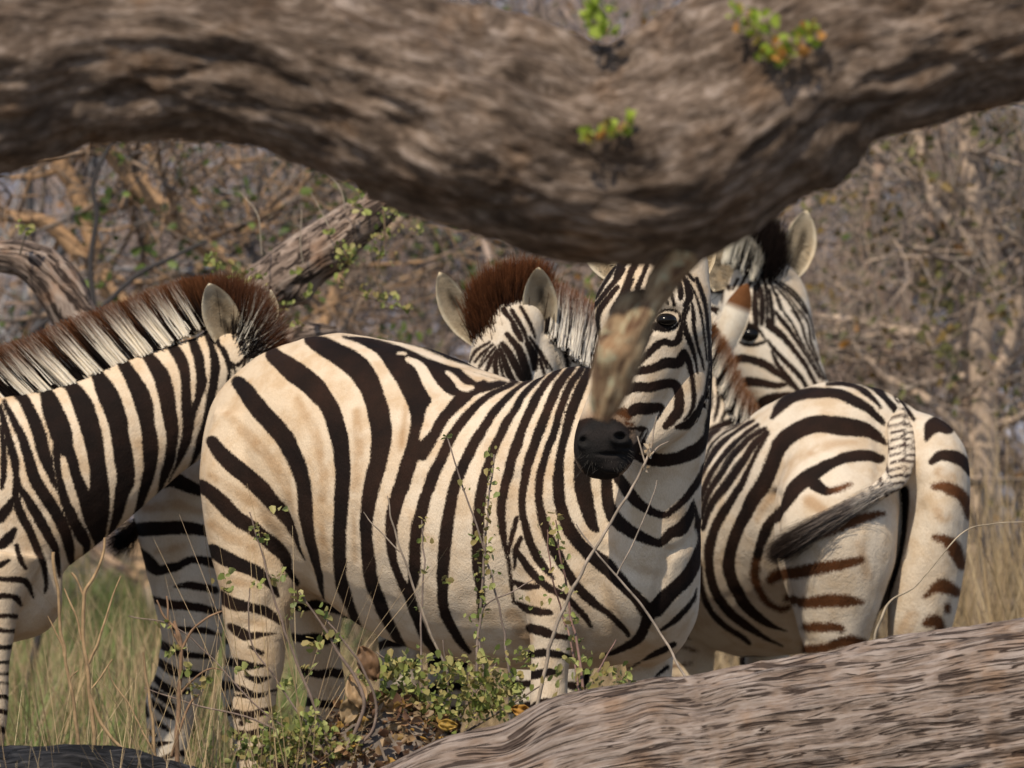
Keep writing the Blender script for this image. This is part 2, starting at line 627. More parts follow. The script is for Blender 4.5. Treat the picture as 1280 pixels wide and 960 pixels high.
class Zebra:
    def __init__(self, name, label, group, Y0, base_px, seed=1):
        self.Y0 = Y0
        b = self.W(np.array([[base_px[0], base_px[1], base_px[2]]], float))[0]
        self.root = empty(name, (b[0], b[1], 0.0), label, "zebra", group)
        self.parts = []
        self.extra = []
        self.seed = seed
        self.strokes = {}
        self.white = CREAM
        self.legk = 1.0      # squeezes the hidden lower legs so the hooves stand on the ground
        self.dark = BLACK
        self.hairs = []
        self.muz = None
        self.warm = None
        self.grooves = []

    def W(self, p):
        p = np.asarray(p, float)
        return P(p[..., 0], p[..., 1], self.Y0 + p[..., 2] * PX)

    def dirW(self, d):
        d = np.asarray(d, float)
        return np.stack([d[..., 0], d[..., 2], -d[..., 1]], -1)

    def part(self, lab, rings, mode='perp', lat=None, sides=28):
        if mode == 'perp': rings = [(r[0], r[1] if r[1] < 860 else 860 + (r[1] - 860) * self.legk, *r[2:]) for r in rings]
        self.parts.append((lab, *ring_tube(rings, mode, lat, 7, sides)))

    def leg(self, lab, rings):
        self.part(lab, rings)

    def pattern(self, lab, dark=(), brown=(), white=(), tan=(), auto=None):
        self.strokes[lab] = (dark, brown, white, tan, auto)

    def colour(self, px, labs):
        n = len(px)
        sd = np.full(n, 14.0)
        base = np.tile(self.white, (n, 1)); dk = np.tile(self.dark, (n, 1))
        f = smooth01(0.45 + 1.3 * fbm(px / 70.0, 3, 31 + self.seed))[:, None]
        dk = dk * (1 - f) + np.array([0.018, 0.0108, 0.008]) * f
        if self.warm is not None:
            f = 0.7 * smooth01((self.warm - px[:, 0]) / 240)[:, None]
            base = base * (1 - f) + np.array([0.62, 0.485, 0.335]) * f
        f = 0.35 * smooth01(0.1 + 1.6 * fbm(px / 45.0, 4, 41 + self.seed))[:, None]      # dust and grime
        base = base * (1 - f) + base * np.array([0.78, 0.66, 0.52]) * f
        uv = px[:, :2].copy()
        wob = np.stack([vnoise(np.stack([px[:, 0] / 16, px[:, 1] / 16, px[:, 2] / 40], -1), 3), vnoise(np.stack([px[:, 0] / 16, px[:, 1] / 16, px[:, 2] / 40 + 9], -1), 5)], -1)
        for lab in set(labs):
            i = np.nonzero(labs == lab)[0]
            dark, brown, white, tan, auto = self.strokes.get(lab, ((), (), (), (), None))
            amp = 0.55 if lab == 'head' else 1.0
            q = uv[i] + wob[i] * amp
            s = stroke_sd(q, dark)
            if auto is not None:
                s = np.minimum(s, auto(px[i]))
            if len(brown):
                sb = stroke_sd(q, brown)
                f = smooth01((s - sb) / 8 + 0.5)[:, None]
                bm = BROWN * (0.75 + 0.5 * (vnoise(px[i] / 18.0, 8) * 0.5 + 0.5))[:, None]
                dk[i] = dk[i] * (1 - f) + bm * f
                s = np.minimum(s, sb * 0.5)
            if len(white):
                s = np.maximum(s, -stroke_sd(q, white))
            if len(tan):
                st = stroke_sd(q, tan, 24.0)
                f = (0.62 * smooth01(1 - (st + 3) / 8) * smooth01(0.85 + 0.9 * fbm(px[i] / 16.0, 3, 21)))[:, None]
                base[i] = base[i] * (1 - f) + TAN * f
            sd[i] = s
            if lab == 'head' and self.muz is not None:      # bare grey black skin of the muzzle
                mu, mv, mr = self.muz
                f = smooth01((mr + 6 - np.hypot(px[i, 0] - mu, px[i, 1] - mv)) / 12)[:, None]
                dk[i] = dk[i] * (1 - f) + np.array([0.0135, 0.0128, 0.0128]) * f
                f = 0.8 * smooth01((mr + 20 - np.hypot(px[i, 0] - mu, px[i, 1] - mv)) / 18)[:, None]
                base[i] = base[i] * (1 - f) + np.array([0.14, 0.075, 0.042]) * f
        return sd, base, dk

    def finish(self, vox=0.006, smooth=10, refine=(), dents=(), thin=0.0):
        allv, allf, ringpts, ringlab = [], [], [], []
        o = 0
        for lab, V, Fc in self.parts:
            allv.append(self.W(V)); allf += [[a + o for a in f] for f in Fc]
            ringpts.append(V); ringlab += [lab] * len(V)
            o += len(V)
        me = bpy.data.meshes.new("tmp")
        me.from_pydata(np.vstack(allv).tolist(), [], allf)
        ob = bpy.data.objects.new("tmp", me)
        C.objects.link(ob)
        m = ob.modifiers.new("r", 'REMESH'); m.mode = 'VOXEL'; m.voxel_size = vox
        s = ob.modifiers.new("s", 'SMOOTH'); s.factor = 0.5; s.iterations = smooth
        dg = bpy.context.evaluated_depsgraph_get()
        me2 = bpy.data.meshes.new_from_object(ob.evaluated_get(dg))
        bpy.data.objects.remove(ob); bpy.data.meshes.remove(me)
        ringpts = np.vstack(ringpts)
        kd = KDTree(len(ringpts))
        for i, p in enumerate(ringpts): kd.insert(p, i)
        kd.balance()

        def getco(me):
            a = np.empty(len(me.vertices) * 3, np.float32)
            me.vertices.foreach_get("co", a)
            return a.reshape(-1, 3).astype(float)

        def topx(co):
            u, v, Y = PINV(co)
            return np.stack([u, v, (Y - self.Y0) / PX], -1)

        def labels(px):
            return np.array([ringlab[kd.find(p)[1]] for p in px])
        co = getco(me2)
        px = topx(co)
        labs = labels(px)
        for ref in refine:
            bm = bmesh.new(); bm.from_mesh(me2); bm.verts.ensure_lookup_table()
            mask = np.isin(labs, ref)
            es = [e for e in bm.edges if mask[e.verts[0].index] and mask[e.verts[1].index]]
            bmesh.ops.subdivide_edges(bm, edges=es, cuts=1, use_grid_fill=True)
            bm.to_mesh(me2); bm.free()
            px = topx(getco(me2)); labs = labels(px)
        co = getco(me2)
        sd, base, dk = self.colour(px, labs)
        nr = np.empty(len(co) * 3, np.float32)           # muscle, rib and skin relief
        me2.vertices.foreach_get("normal", nr)
        nr = nr.reshape(-1, 3)
        q = px + self.seed * 97.0
        rel = 3.6 * fbm(q / np.array([58.0, 85, 58]), 2, 51) + 1.1 * fbm(q / np.array([20.0, 34, 20]), 2, 53)
        rel = rel * np.where(labs == 'head', 0.45, 1.0) * np.where(px[:, 1] > 800, 0.6, 1.0)
        co = co + nr * (rel * PX)[:, None]
        for (st, dep, sig, glab) in self.grooves:        # skin folds and creases
            m_ = np.nonzero(np.isin(labs, (glab, 'neck', 'body')) & (labs != 'head'))[0]
            ds = np.maximum(stroke_sd(px[m_, :2], [[(a_, b_, 0.3) for a_, b_ in st]], 60.0), 0)
            co[m_] -= nr[m_] * (dep * np.exp(-(ds / sig) ** 2) * smooth01(0.25 - 2.2 * nr[m_, 1]) * PX)[:, None]
        if thin:
            m_ = labs == 'head'
            sd[m_] -= thin
        for (du_, dv_, ru, rv, dep, lab) in dents:      # nostrils, mouth line and other dents (depth in pixel units, away from the camera)
            m_ = np.nonzero(labs == lab)[0]
            wfr = px[m_, 2].min() + 95
            gs = dep * np.exp(-((px[m_, 0] - du_) / ru) ** 2 - ((px[m_, 1] - dv_) / rv) ** 2) * (px[m_, 2] < wfr)
            px[m_, 2] += gs
            co[m_] = self.W(px[m_])
        self.px, self.labs = px, labs
        verts = [co]; faces = [tuple(p.vertices) for p in me2.polygons]
        S, B, D = [sd], [base], [dk]
        o = len(co)
        for (V, Fc, s, b, d) in self.extra:
            verts.append(self.W(V)); faces += [tuple(a + o for a in f) for f in Fc]
            S.append(s); B.append(b); D.append(d); o += len(V)
        B = np.vstack(B); D = np.vstack(D)
        bpy.data.meshes.remove(me2)
        one = lambda a: np.concatenate([a, np.ones((len(a), 1))], 1)
        self.body = mesh_obj("body", np.vstack(verts), faces, M_COAT, self.root,
                             {'sd': ('FLOAT', np.concatenate(S)), 'basec': ('FLOAT_COLOR', one(B)), 'darkc': ('FLOAT_COLOR', one(D))})
        for (nm, roots, dirs, lens, c0, c1, width, split, curve) in self.hairs:
            V, Q, cc = ribbons(self.W(roots), self.dirW(dirs), np.asarray(lens) * PX, c0, c1, width, curve, 3, split, seed=self.seed + len(nm))
            mesh_obj(nm, V, Q, M_HAIR, self.root, {'col': ('FLOAT_COLOR', cc)}, smooth=False)

    def ear(self, *a, hair=0, hcol=(0.62, 0.55, 0.42), **kw):
        V, Fc, col = ear_mesh(*a, **kw)
        n = len(V)
        self.extra.append((V, Fc, np.full(n, 14.0), col, np.tile(self.dark, (n, 1))))
        if hair:
            r, d, l, c = ear_hair(a[0], a[1], a[2], a[3], a[4], hair, self.seed + int(a[0][0]), hcol)
            self.hairs.append(("ear_hair", r, d, l, c * 0.8, c, 0.0016, 0.6, 0.25))

    def surf(self, u, v, lab):
        i = np.nonzero((self.labs == lab) & (np.hypot(self.px[:, 0] - u, self.px[:, 1] - v) < 5))[0]
        return float(self.px[i, 2].min()) if len(i) else 0.0

    def eye(self, u, v, r, lab='head', sink=0.45, name="eye", sq=(1.0, 0.85)):
        w = self.surf(u, v, lab) + r * sink
        bm = bmesh.new()
        bmesh.ops.create_uvsphere(bm, u_segments=24, v_segments=16, radius=1.0)
        V = np.array([vv.co[:] for vv in bm.verts]); Fc = [[x.index for x in f.verts] for f in bm.faces]
        bm.free()
        p = np.array([u, v, w]) + V * np.array([r * sq[0], r * sq[1], r])
        mesh_obj(name, self.W(p), Fc, M_EYE, self.root)

    def mane(self, crest, n, length, jit, whites, wcol, dcol, tip, split, name="mane", width=0.0015, thick=8.0, curve=0.12, ls=None, spread=0.13, juv=2.0):
        """crest rows: u, v, w, du, dv, dw, length. whites: list of (crest parameter 0..1, half width)"""
        g = np.random.default_rng(self.seed + n)
        c = catmull(np.asarray(crest, float), 12)
        t = g.uniform(0, 1, n)
        x = t * (len(c) - 1)
        i = np.minimum(x.astype(int), len(c) - 2)
        f = (x - i)[:, None]
        row = c[i] * (1 - f) + c[i + 1] * f
        roots = row[:, :3] + g.normal(0, 1, (n, 3)) * np.array([juv, juv, thick])
        d = row[:, 3:6] / np.linalg.norm(row[:, 3:6], axis=1, keepdims=True)
        d = d + g.normal(0, spread, (n, 3)) * np.array([1, 1, 1.6])
        L = row[:, 6] * g.uniform(0.72, 1.06, n) * length
        c0 = np.tile(dcol, (n, 1)) * g.uniform(0.6, 1.5, (n, 1))
        for (pt, hw) in whites:
            m = np.abs(t - pt + g.normal(0, hw * 0.12, n)) < hw
            c0[m] = np.asarray(wcol) * g.uniform(0.86, 1.06, (int(m.sum()), 1))
        c1 = np.tile(tip, (n, 1)) * g.uniform(0.6, 1.5, (n, 1))
        sp = np.clip(split + g.normal(0, 0.06, n), 0.2, 0.95)
        self.hairs.append((name, roots, d, L, c0, c1, width, sp, curve))

# ---------------------------------------------------------------- ground and hillside
def ground_z(X, Y):
    X, Y = np.asarray(X, float), np.asarray(Y, float)
    p = np.stack([X, Y, np.zeros_like(X)], -1)
    z = 0.05 * fbm(p * 0.7, 3, 4) + 0.012 * fbm(p * 4, 3, 5)
    z = z * smooth01((np.abs(Y - 18.4) - 0.6) / 1.5) * 0.8 + 0.0
    # heap of litter in front of the zebras, left of the log
    z = z + 0.43 * np.exp(-((X + 0.27) / 0.36) ** 2 - ((Y - 16.75) / 0.36) ** 2) + 0.1 * np.exp(-((X + 0.2) / 0.7) ** 2 - ((Y - 16.7) / 0.5) ** 2)
    hill = np.maximum(Y - 29.0 - 1.2 * vnoise(p * 0.22, 9), 0)
    z = z + 0.30 * hill + 0.16 * smooth01(hill / 4) * fbm(p * 1.3, 3, 8)
    return z


ys = np.concatenate([np.arange(2, 15, 0.5), np.arange(15, 18, 0.045), np.arange(18, 30, 0.12), np.arange(30, 46, 0.2), np.arange(46, 130, 4.0)])
xs = np.concatenate([np.arange(-60, -4, 4.0), np.arange(-4, -1.3, 0.15), np.arange(-1.3, 1.3, 0.045), np.arange(1.3, 4, 0.15), np.arange(4, 61, 4.0)])
XX, YY = np.meshgrid(xs, ys)
V = np.stack([XX, YY, ground_z(XX, YY)], -1).reshape(-1, 3)
nx, ny = len(xs), len(ys)
i = (np.arange(ny - 1)[:, None] * nx + np.arange(nx - 1)[None, :])
Q = np.stack([i, i + 1, i + nx + 1, i + nx], -1).reshape(-1, 4)
k = NT("dry_savanna_ground")
pos = k.n('ShaderNodeTexCoord').outputs['Object']
n1 = k.noise(pos, 1.6, 5, 0.65); n2 = k.noise(pos, 11, 4, 0.6)
vor = k.n('ShaderNodeTexVoronoi'); vor.inputs['Scale'].default_value = 26; k.l(pos, vor.inputs['Vector'])
n3 = k.noise(pos, 4.5, 4, 0.6)
col = k.ramp(n2, [(0.3, (0.07, 0.06, 0.055)), (0.46, (0.16, 0.135, 0.115)), (0.6, (0.24, 0.20, 0.165)), (0.72, (0.2, 0.185, 0.185))])
col = k.mix(k.maprange(vor.outputs['Distance'], 0.1, 0.6, 0, .5), col, k.mix(1.0, col, (0.5, 0.47, 0.45), 'MULTIPLY'))
col = k.mix(k.maprange(n1, 0.5, 0.68, 0, 0.6), col, (0.145, 0.135, 0.135))
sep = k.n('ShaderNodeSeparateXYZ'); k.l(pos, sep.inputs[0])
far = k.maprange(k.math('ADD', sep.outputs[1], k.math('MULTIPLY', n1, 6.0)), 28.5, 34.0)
col = k.mix(far, k.mix(k.maprange(n3, 0.57, 0.68, 0, 0.5), col, (0.09, 0.10, 0.045)), k.ramp(n2, [(0.3, (0.16, 0.185, 0.26)), (0.5, (0.26, 0.29, 0.385)), (0.68, (0.41, 0.41, 0.47))]))  # far hillside: blue tint of distant shade painted into the ground colour
k.bump(k.math('ADD', n2, vor.outputs['Distance']), 0.6, 0.03)
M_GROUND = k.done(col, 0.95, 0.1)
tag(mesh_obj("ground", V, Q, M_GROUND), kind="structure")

# ---------------------------------------------------------------- bark of the logs and limbs
M_BARK_LOG = mat_bark("weathered_log_bark", (0.065, 0.046, 0.038), (0.195, 0.148, 0.121), (0.30, 0.25, 0.222), (0.98, 0.80, 0.62), fs=80, bumpd=0.016, stretch=0.12, contrast=(0.33, 0.45, 0.60), warpa=0.012, cw=(0.024, 0.022), crack=1.5, fine=0.35, mottle=.3)
M_BARK_BIG = mat_bark("overhead_bark", (0.042, 0.029, 0.022), (0.135, 0.098, 0.073), (0.31, 0.25, 0.212), (0.85, 0.66, 0.46), fs=62, bumpd=0.012, stretch=0.30, contrast=(0.32, 0.48, 0.66), crack=0.2, warpa=.08, fine=.4, mottle=.75)
M_BARK_STUB = mat_bark("lichen_stub_bark", (0.08, 0.04, 0.026), (0.26, 0.18, 0.105), (0.40, 0.325, 0.21), (0.9, 0.56, 0.42), fs=40, bumpd=0.008, lich=(0.40, 0.42, 0.29), stretch=0.3, crack=0.5, fine=.45)
M_BARK_MID = mat_bark("broken_limb_bark", (0.035, 0.024, 0.019), (0.215, 0.158, 0.125), (0.36, 0.29, 0.24), (1.0, 0.72, 0.5), fs=60, bumpd=0.008, stretch=0.13)
M_BARK_DARK = mat_bark("charred_bark", (0.006, 0.006, 0.007), (0.016, 0.016, 0.018), (0.055, 0.053, 0.055), (1.1, 1, .9), fs=60, bumpd=0.02, crack=1.3)

YL = 16.25
lg0 = P(900, 1040, YL)
log = empty("fallen_log", (lg0[0], lg0[1], 0), "massive weathered grey log lying across the bottom right corner, bark in long ridges", "log")
limb("trunk", [(300, 1290, YL + .1, 110), (380, 1215, YL + .05, 140), (470, 1150, YL, 158), (560, 1108, YL, 164), (640, 1076, YL, 172), (760, 1052, YL, 180), (900, 1036, YL, 186), (1040, 1012, YL, 190), (1180, 988, YL, 190), (1320, 968, YL, 190), (1500, 966, YL, 188), (1800, 930, YL, 180), (2100, 915, YL, 160)],
     M_BARK_LOG, log, per=34, sides=260, lump=0.035, lump2=0.03, ridge=0.11, fs=26, seed=3, stretch=0.06, wobk=0.25, knots=((640, 925, 30, -0.03), (600, 948, 40, -0.02), (820, 905, 24, 0.02), (900, 940, 60, 0.012)))

YB = 13.0
big = empty("overhead_limb", tuple(P(640, 150, YB)), "thick gnarled limb curving across the top, out of focus in front of the zebras", "limb")
limb("bough", [(-1600, -260, YB, 175), (-1000, -60, YB, 165), (-420, 70, YB, 150), (-200, 96, YB, 138), (0, 78, YB, 132), (110, 62, YB, 110), (215, 62, YB, 102), (310, 72, YB, 100), (400, 92, YB, 108), (490, 118, YB, 126), (560, 143, YB, 133), (640, 163, YB, 131), (740, 189, YB, 125), (825, 180, YB, 137), (905, 149, YB, 135), (972, 108, YB, 128), (1045, 74, YB, 113), (1120, 58, YB, 106), (1200, 30, YB, 100), (1290, 8, YB, 98), (1400, -20, YB, 96), (1650, -90, YB, 92), (2100, -230, YB, 80), (2600, -420, YB, 55)],
     M_BARK_BIG, big, per=22, sides=170, lump=0.09, lump2=0.13, ridge=0.2, fs=17, seed=8, stretch=0.3, knots=((800, 200, 30, 0.02), (560, 230, 40, 0.015), (960, 60, 30, -0.03), (860, 215, 34, 0.02), (700, 120, 26, -0.015)))
limb("dead_stub", [(872, 262, YB + .02, 44), (852, 314, YB, 25), (827, 354, YB - .01, 21), (800, 400, YB - .02, 22), (779, 445, YB - .02, 27), (767, 482, YB - .01, 24), (759, 508, YB, 19), (753, 526, YB, 11)],
     M_BARK_STUB, big, per=14, sides=72, lump=0.3, ridge=0.16, fs=34, seed=5, stretch=0.3, knots=((760, 440, 14, 0.012), (800, 370, 12, -0.01)))
limb("dead_stub", [(806, 366, YB + .03, 10), (784, 384, YB + .01, 20), (772, 424, YB, 23), (762, 465, YB, 20), (752, 500, YB, 15), (748, 518, YB, 8)],
     M_BARK_STUB, big, per=12, sides=56, lump=0.3, ridge=0.16, fs=34, seed=15, stretch=0.3)

# the dead tree behind the zebras: two limbs rise from a trunk that lies out of sight
YT = 20.3
dead = empty("dead_tree", tuple(P(250, 470, YT) * np.array([1, 1, 0])), "dead tree behind the left zebra, with a snapped limb and a curved limb at left", "dead tree")
limb("trunk", [(212, 1030, YT + .3, 30), (218, 900, YT + .3, 26), (232, 780, YT + .28, 28), (242, 680, YT + .22, 38), (262, 600, YT + .16, 50), (270, 560, YT + .12, 50)], M_BARK_MID, dead, per=10, sides=60, lump=0.1, ridge=0.09, fs=22, seed=2)
limb("limb", [(268, 575, YT + .12, 52), (285, 470, YT + .05, 44), (312, 395, YT, 39), (350, 352, YT, 37), (395, 316, YT, 34), (440, 282, YT, 29), (470, 262, YT, 25), (488, 247, YT, 20), (496, 241, YT, 11)], M_BARK_MID, dead, per=16, sides=80, lump=0.14, ridge=0.12, fs=26, seed=12, knots=((360, 385, 18, -0.015), (380, 372, 10, 0.02), (425, 322, 14, 0.012)))
limb("limb", [(232, 600, YT + .3, 44), (180, 520, YT + .2, 36), (128, 445, YT + .1, 30), (98, 402, YT + .1, 28), (78, 366, YT + .1, 28), (52, 336, YT + .1, 27), (18, 322, YT + .1, 21), (-30, 322, YT + .1, 18), (-120, 345, YT + .1, 14)], M_BARK_MID, dead, per=14, sides=70, lump=0.12, ridge=0.11, fs=26, seed=22)
limb("snag", [(330, 440, YT + .05, 20), (365, 421, YT, 17), (395, 414, YT, 11), (421, 412, YT, 4)], M_BARK_MID, dead, per=10, sides=32, lump=0.2, ridge=0.1, fs=30, seed=32)

YC = 16.4
cl = empty("charred_log", tuple(P(60, 1010, YC) * np.array([1, 1, 0])), "low blackened log on the ground at the bottom left corner", "log")
limb("trunk", [(-700, 1085, YC, 120), (-260, 1078, YC, 134), (-60, 1076, YC, 138), (80, 1080, YC, 139), (160, 1090, YC, 138), (240, 1104, YC, 128), (310, 1120, YC, 108), (350, 1130, YC, 70)], M_BARK_DARK, cl, per=16, sides=110, lump=0.12, ridge=0.085, fs=26, seed=6)


# ---------------------------------------------------------------- trees, shrubs and twigs
def grow(g, p, d, length, rad, depth, out, leaves, spread=0.5, up=0.1, kink=0.25, sub=(2, 4)):
    """one branch as bent segments, then its children; appends (p0, p1, r0, r1, depth)"""
    n = max(3, int(length / (0.10 if rad > .012 else 0.08)))
    n = min(n, 9)
    q = np.array(p); d = np.array(d) / np.linalg.norm(d)
    pts = [q.copy()]
    for s in range(n):
        d = d + g.normal(0, kink, 3) * 0.55 + np.array([0, 0, up * 0.2])
        d /= np.linalg.norm(d)
        q = q + d * length / n
        pts.append(q.copy())
        r0 = rad * (1 - 0.6 * s / n); r1 = rad * (1 - 0.6 * (s + 1) / n)
        out.append((pts[-2], pts[-1], r0, r1, depth))
        if depth > 0 and s >= 1:
            for _ in range(g.integers(sub[0], sub[1]) if s % 2 else g.integers(0, 2)):
                nd = d + g.normal(0, spread + 0.25, 3) * np.array([1, 1, .8])
                grow(g, q, nd, length * g.uniform(0.35, 0.65), r1 * g.uniform(0.4, 0.65), depth - 1, out, leaves, spread, up, kink, sub)
    if depth == 0:
        leaves.append((pts[-1], d)); leaves.append((pts[len(pts) // 2], d))


def plant(name, label, cat, group, base, stems, seed, thick_col, twig_col, leaf_col=None, leaf_frac=0.0, leaf_size=0.03, depth=3, spread=0.5, kink=0.25, sub=(2, 4), sides=5, stem_parts=False):
    """stems: list of (dx, dy, direction, length, radius)"""
    g = np.random.default_rng(seed)
    root = empty(name, base, label, cat, group)
    segs, leaves = [], []
    for (dx, dy, d, L, r) in stems:
        grow(g, np.array(base) + np.array([dx, dy, -0.05]), d, L, r, depth, segs, leaves, spread, 0.25, kink, sub)
    p0 = np.array([s[0] for s in segs]); p1 = np.array([s[1] for s in segs]); r0 = np.array([s[2] for s in segs]); r1 = np.array([s[3] for s in segs]); dd = np.array([s[4] for s in segs])
    r0 = np.maximum(r0, 0.0016); r1 = np.maximum(r1, 0.0013)
    for nm, m, cset in (("branch", dd >= 2, thick_col), ("twigs", dd < 2, twig_col)):
        if depth < 2 and nm == "branch": m = dd >= 1
        if depth < 2 and nm == "twigs": m = dd < 1
        if not m.any(): continue
        c = np.array(cset)[g.integers(0, len(cset), m.sum())] * g.uniform(0.7, 1.3, (m.sum(), 1))
        V, Q, cc = tube_batch(p0[m], p1[m], r0[m], r1[m], c, None, 7 if nm == "branch" else 4)
        mesh_obj(nm, V, Q, M_TWIG, root, {'col': ('FLOAT_COLOR', cc)})
    if leaf_col is not None and leaf_frac > 0:
        sel = [l for l in leaves if g.uniform() < leaf_frac]
        if sel:
            pos = np.repeat(np.array([l[0] for l in sel]), 5, 0) + g.normal(0, leaf_size * 0.8, (5 * len(sel), 3))
            n = len(pos)
            c = np.array(leaf_col)[g.integers(0, len(leaf_col), n)] * g.uniform(0.7, 1.3, (n, 1))
            V, Q, cc = leaf_mesh(pos, rand_dirs(n, g) + np.array([0, 0, .3]), rand_dirs(n, g), leaf_size * g.uniform(0.6, 1.3, n), c, 0.6, seed)
            mesh_obj("foliage", V, Q, M_LEAF, root, {'col': ('FLOAT_COLOR', cc)}, smooth=False)
    return root


GREYB = [(0.34, 0.33, 0.34), (0.25, 0.25, 0.27), (0.34, 0.33, 0.34)]
TANB = [(0.42, 0.29, 0.18), (0.38, 0.27, 0.19), (0.30, 0.23, 0.18)]
DARKB = [(0.15, 0.145, 0.155), (0.20, 0.185, 0.185), (0.10, 0.10, 0.11)]
REDB = [(0.36, 0.275, 0.235), (0.28, 0.22, 0.195), (0.42, 0.325, 0.275)]
PALEB = [(0.36, 0.28, 0.215), (0.27, 0.215, 0.175), (0.42, 0.34, 0.27)]
GREENL = [(0.10, 0.14, 0.035), (0.14, 0.19, 0.05), (0.07, 0.10, 0.03)]
OLIVEL = [(0.13, 0.13, 0.045), (0.17, 0.16, 0.06), (0.22, 0.15, 0.05)]
ORANGEL = [(0.42, 0.21, 0.05), (0.30, 0.16, 0.05), (0.2, 0.12, 0.05)]
gB = np.random.default_rng(77)
spec = []
for row, (Y, cnt) in enumerate(((25.5, 4), (27.5, 7), (29.8, 9), (32.5, 11), (36.0, 11))):
    half = 760 * Y / F + 0.9
    for j in range(cnt):
        x = -half + 2 * half * (j + gB.uniform(0.15, 0.85)) / cnt
        spec.append((x, Y + gB.uniform(-0.8, 0.8), row))
kinds = [("thorn_bush", GREYB, DARKB, GREENL, 0.03, "leafless grey thorn bush in the blurred thicket behind the zebras"),
         ("thorn_bush", TANB, REDB, OLIVEL, 0.04, "tan stemmed bare bush in the blurred thicket behind the zebras"),
         ("thorn_bush", DARKB, GREYB, GREENL, 0.05, "dark twiggy bush with a few green leaves in the blurred thicket"),
         ("thorn_bush", REDB, REDB, ORANGEL, 0.05, "reddish brown twiggy bush in the blurred thicket behind the zebras")]
gnames = ["grey bushes of the thicket", "tan bushes of the thicket", "dark bushes of the thicket", "reddish bushes of the thicket"]
for bi, (x, Y, row) in enumerate(spec):
    kd = kinds[gB.integers(0, 4)]
    gi = [z[5] for z in kinds].index(kd[5])
    st = []
    for _ in range(gB.integers(4, 7)):
        st.append((gB.normal(0, .03), gB.normal(0, .03), (gB.normal(0, .55), gB.normal(0, .4), 1.0), gB.uniform(1.1, 2.0), gB.uniform(0.012, 0.036)))
    plant(kd[0], kd[5], "bush", gnames[gi], (x, Y, float(ground_z(x, Y))), st, 100 + bi, kd[1], kd[2], kd[3], kd[4], 0.035, depth=3 if bi % 3 else 2, spread=0.6, kink=0.34, sub=(1, 3))


def tree_from(name, label, base_uvY, limbs, cols, seed, twig=True, leaf=None, lf=0.0):
    """background tree with limbs given as (u, v, Y, r px) paths"""
    g = np.random.default_rng(seed)
    b = P(*base_uvY)
    root = empty(name, (b[0], b[1], float(ground_z(b[0], b[1]))), label, "tree")
    segs, leaves = [], []
    for li, L in enumerate(limbs):
        c = catmull(np.asarray(L, float), 6)
        pts = P(c[:, 0], c[:, 1], c[:, 2]); rad = c[:, 3] * c[:, 2] / F
        V, Q, S, TH = polytube(pts, rad, 12)
        bark = np.stack([np.cos(TH) * .05, np.sin(TH) * .05, S], -1)
        n = fbm(bark * np.array([20, 20, 5.]) + seed, 3, seed)
        cc = np.array(cols[0]) * (0.75 + 0.6 * (n * .5 + .5))[:, None]
        mesh_obj("trunk" if li == 0 else "limb", V, Q, M_TWIG, root, {'col': ('FLOAT_COLOR', np.concatenate([cc, np.ones((len(cc), 1))], 1))})
        if twig:
            for s in range(4, len(pts), 3):
                for _ in range(2):
                    grow(g, pts[s], rand_dirs(1, g)[0] + np.array([0, 0, .4]), g.uniform(.35, .8), max(rad[s] * .35, .004), 2, segs, leaves, .55, .2, .3, (2, 3))
    if segs:
        p0 = np.array([s[0] for s in segs]); p1 = np.array([s[1] for s in segs])
        c = np.array(cols)[g.integers(0, len(cols), len(segs))] * g.uniform(.6, 1.1, (len(segs), 1))
        V, Q, cc = tube_batch(p0, p1, np.maximum([s[2] for s in segs], .0016), np.maximum([s[3] for s in segs], .0013), c, None, 4)
        mesh_obj("twigs", V, Q, M_TWIG, root, {'col': ('FLOAT_COLOR', cc)})
        if leaf is not None:
            sel = [l for l in leaves if g.uniform() < lf]
            pos = np.repeat(np.array([l[0] for l in sel]), 6, 0) + g.normal(0, .03, (6 * len(sel), 3)); n = len(pos)
            cl_ = np.array(leaf)[g.integers(0, len(leaf), n)] * g.uniform(.7, 1.3, (n, 1))
            V, Q, cc = leaf_mesh(pos, rand_dirs(n, g), rand_dirs(n, g), .035 * g.uniform(.6, 1.3, n), cl_, .6, seed)
            mesh_obj("foliage", V, Q, M_LEAF, root, {'col': ('FLOAT_COLOR', cc)}, smooth=False)
    return root


YR = 24.5
tree_from("bare_tree", "pale forked bare trunk standing at the right edge behind the right zebra", (1225, 860, YR),
          [[(1228, 860, YR, 20), (1222, 700, YR, 19), (1232, 560, YR, 18), (1222, 430, YR, 18), (1236, 330, YR, 16), (1216, 210, YR, 15), (1205, 60, YR, 12), (1210, -60, YR, 8)],
           [(1226, 520, YR, 9), (1262, 430, YR, 9), (1290, 330, YR, 8), (1330, 200, YR, 6)], [(1234, 340, YR, 9), (1196, 290, YR, 9), (1166, 250, YR, 8), (1150, 180, YR, 7), (1120, 60, YR, 5)],
           [(1232, 480, YR, 7), (1180, 420, YR, 7), (1125, 415, YR, 6.5), (1075, 402, YR, 5.5), (1025, 396, YR, 4)], [(1226, 560, YR, 7), (1160, 500, YR, 6.5), (1105, 470, YR, 6), (1075, 440, YR, 5), (1040, 408, YR, 3)]],
          [(0.48, 0.37, 0.29), (0.36, 0.285, 0.235), (0.3, 0.25, 0.21)], 41, True, OLIVEL, .08)
YQ = 23.6
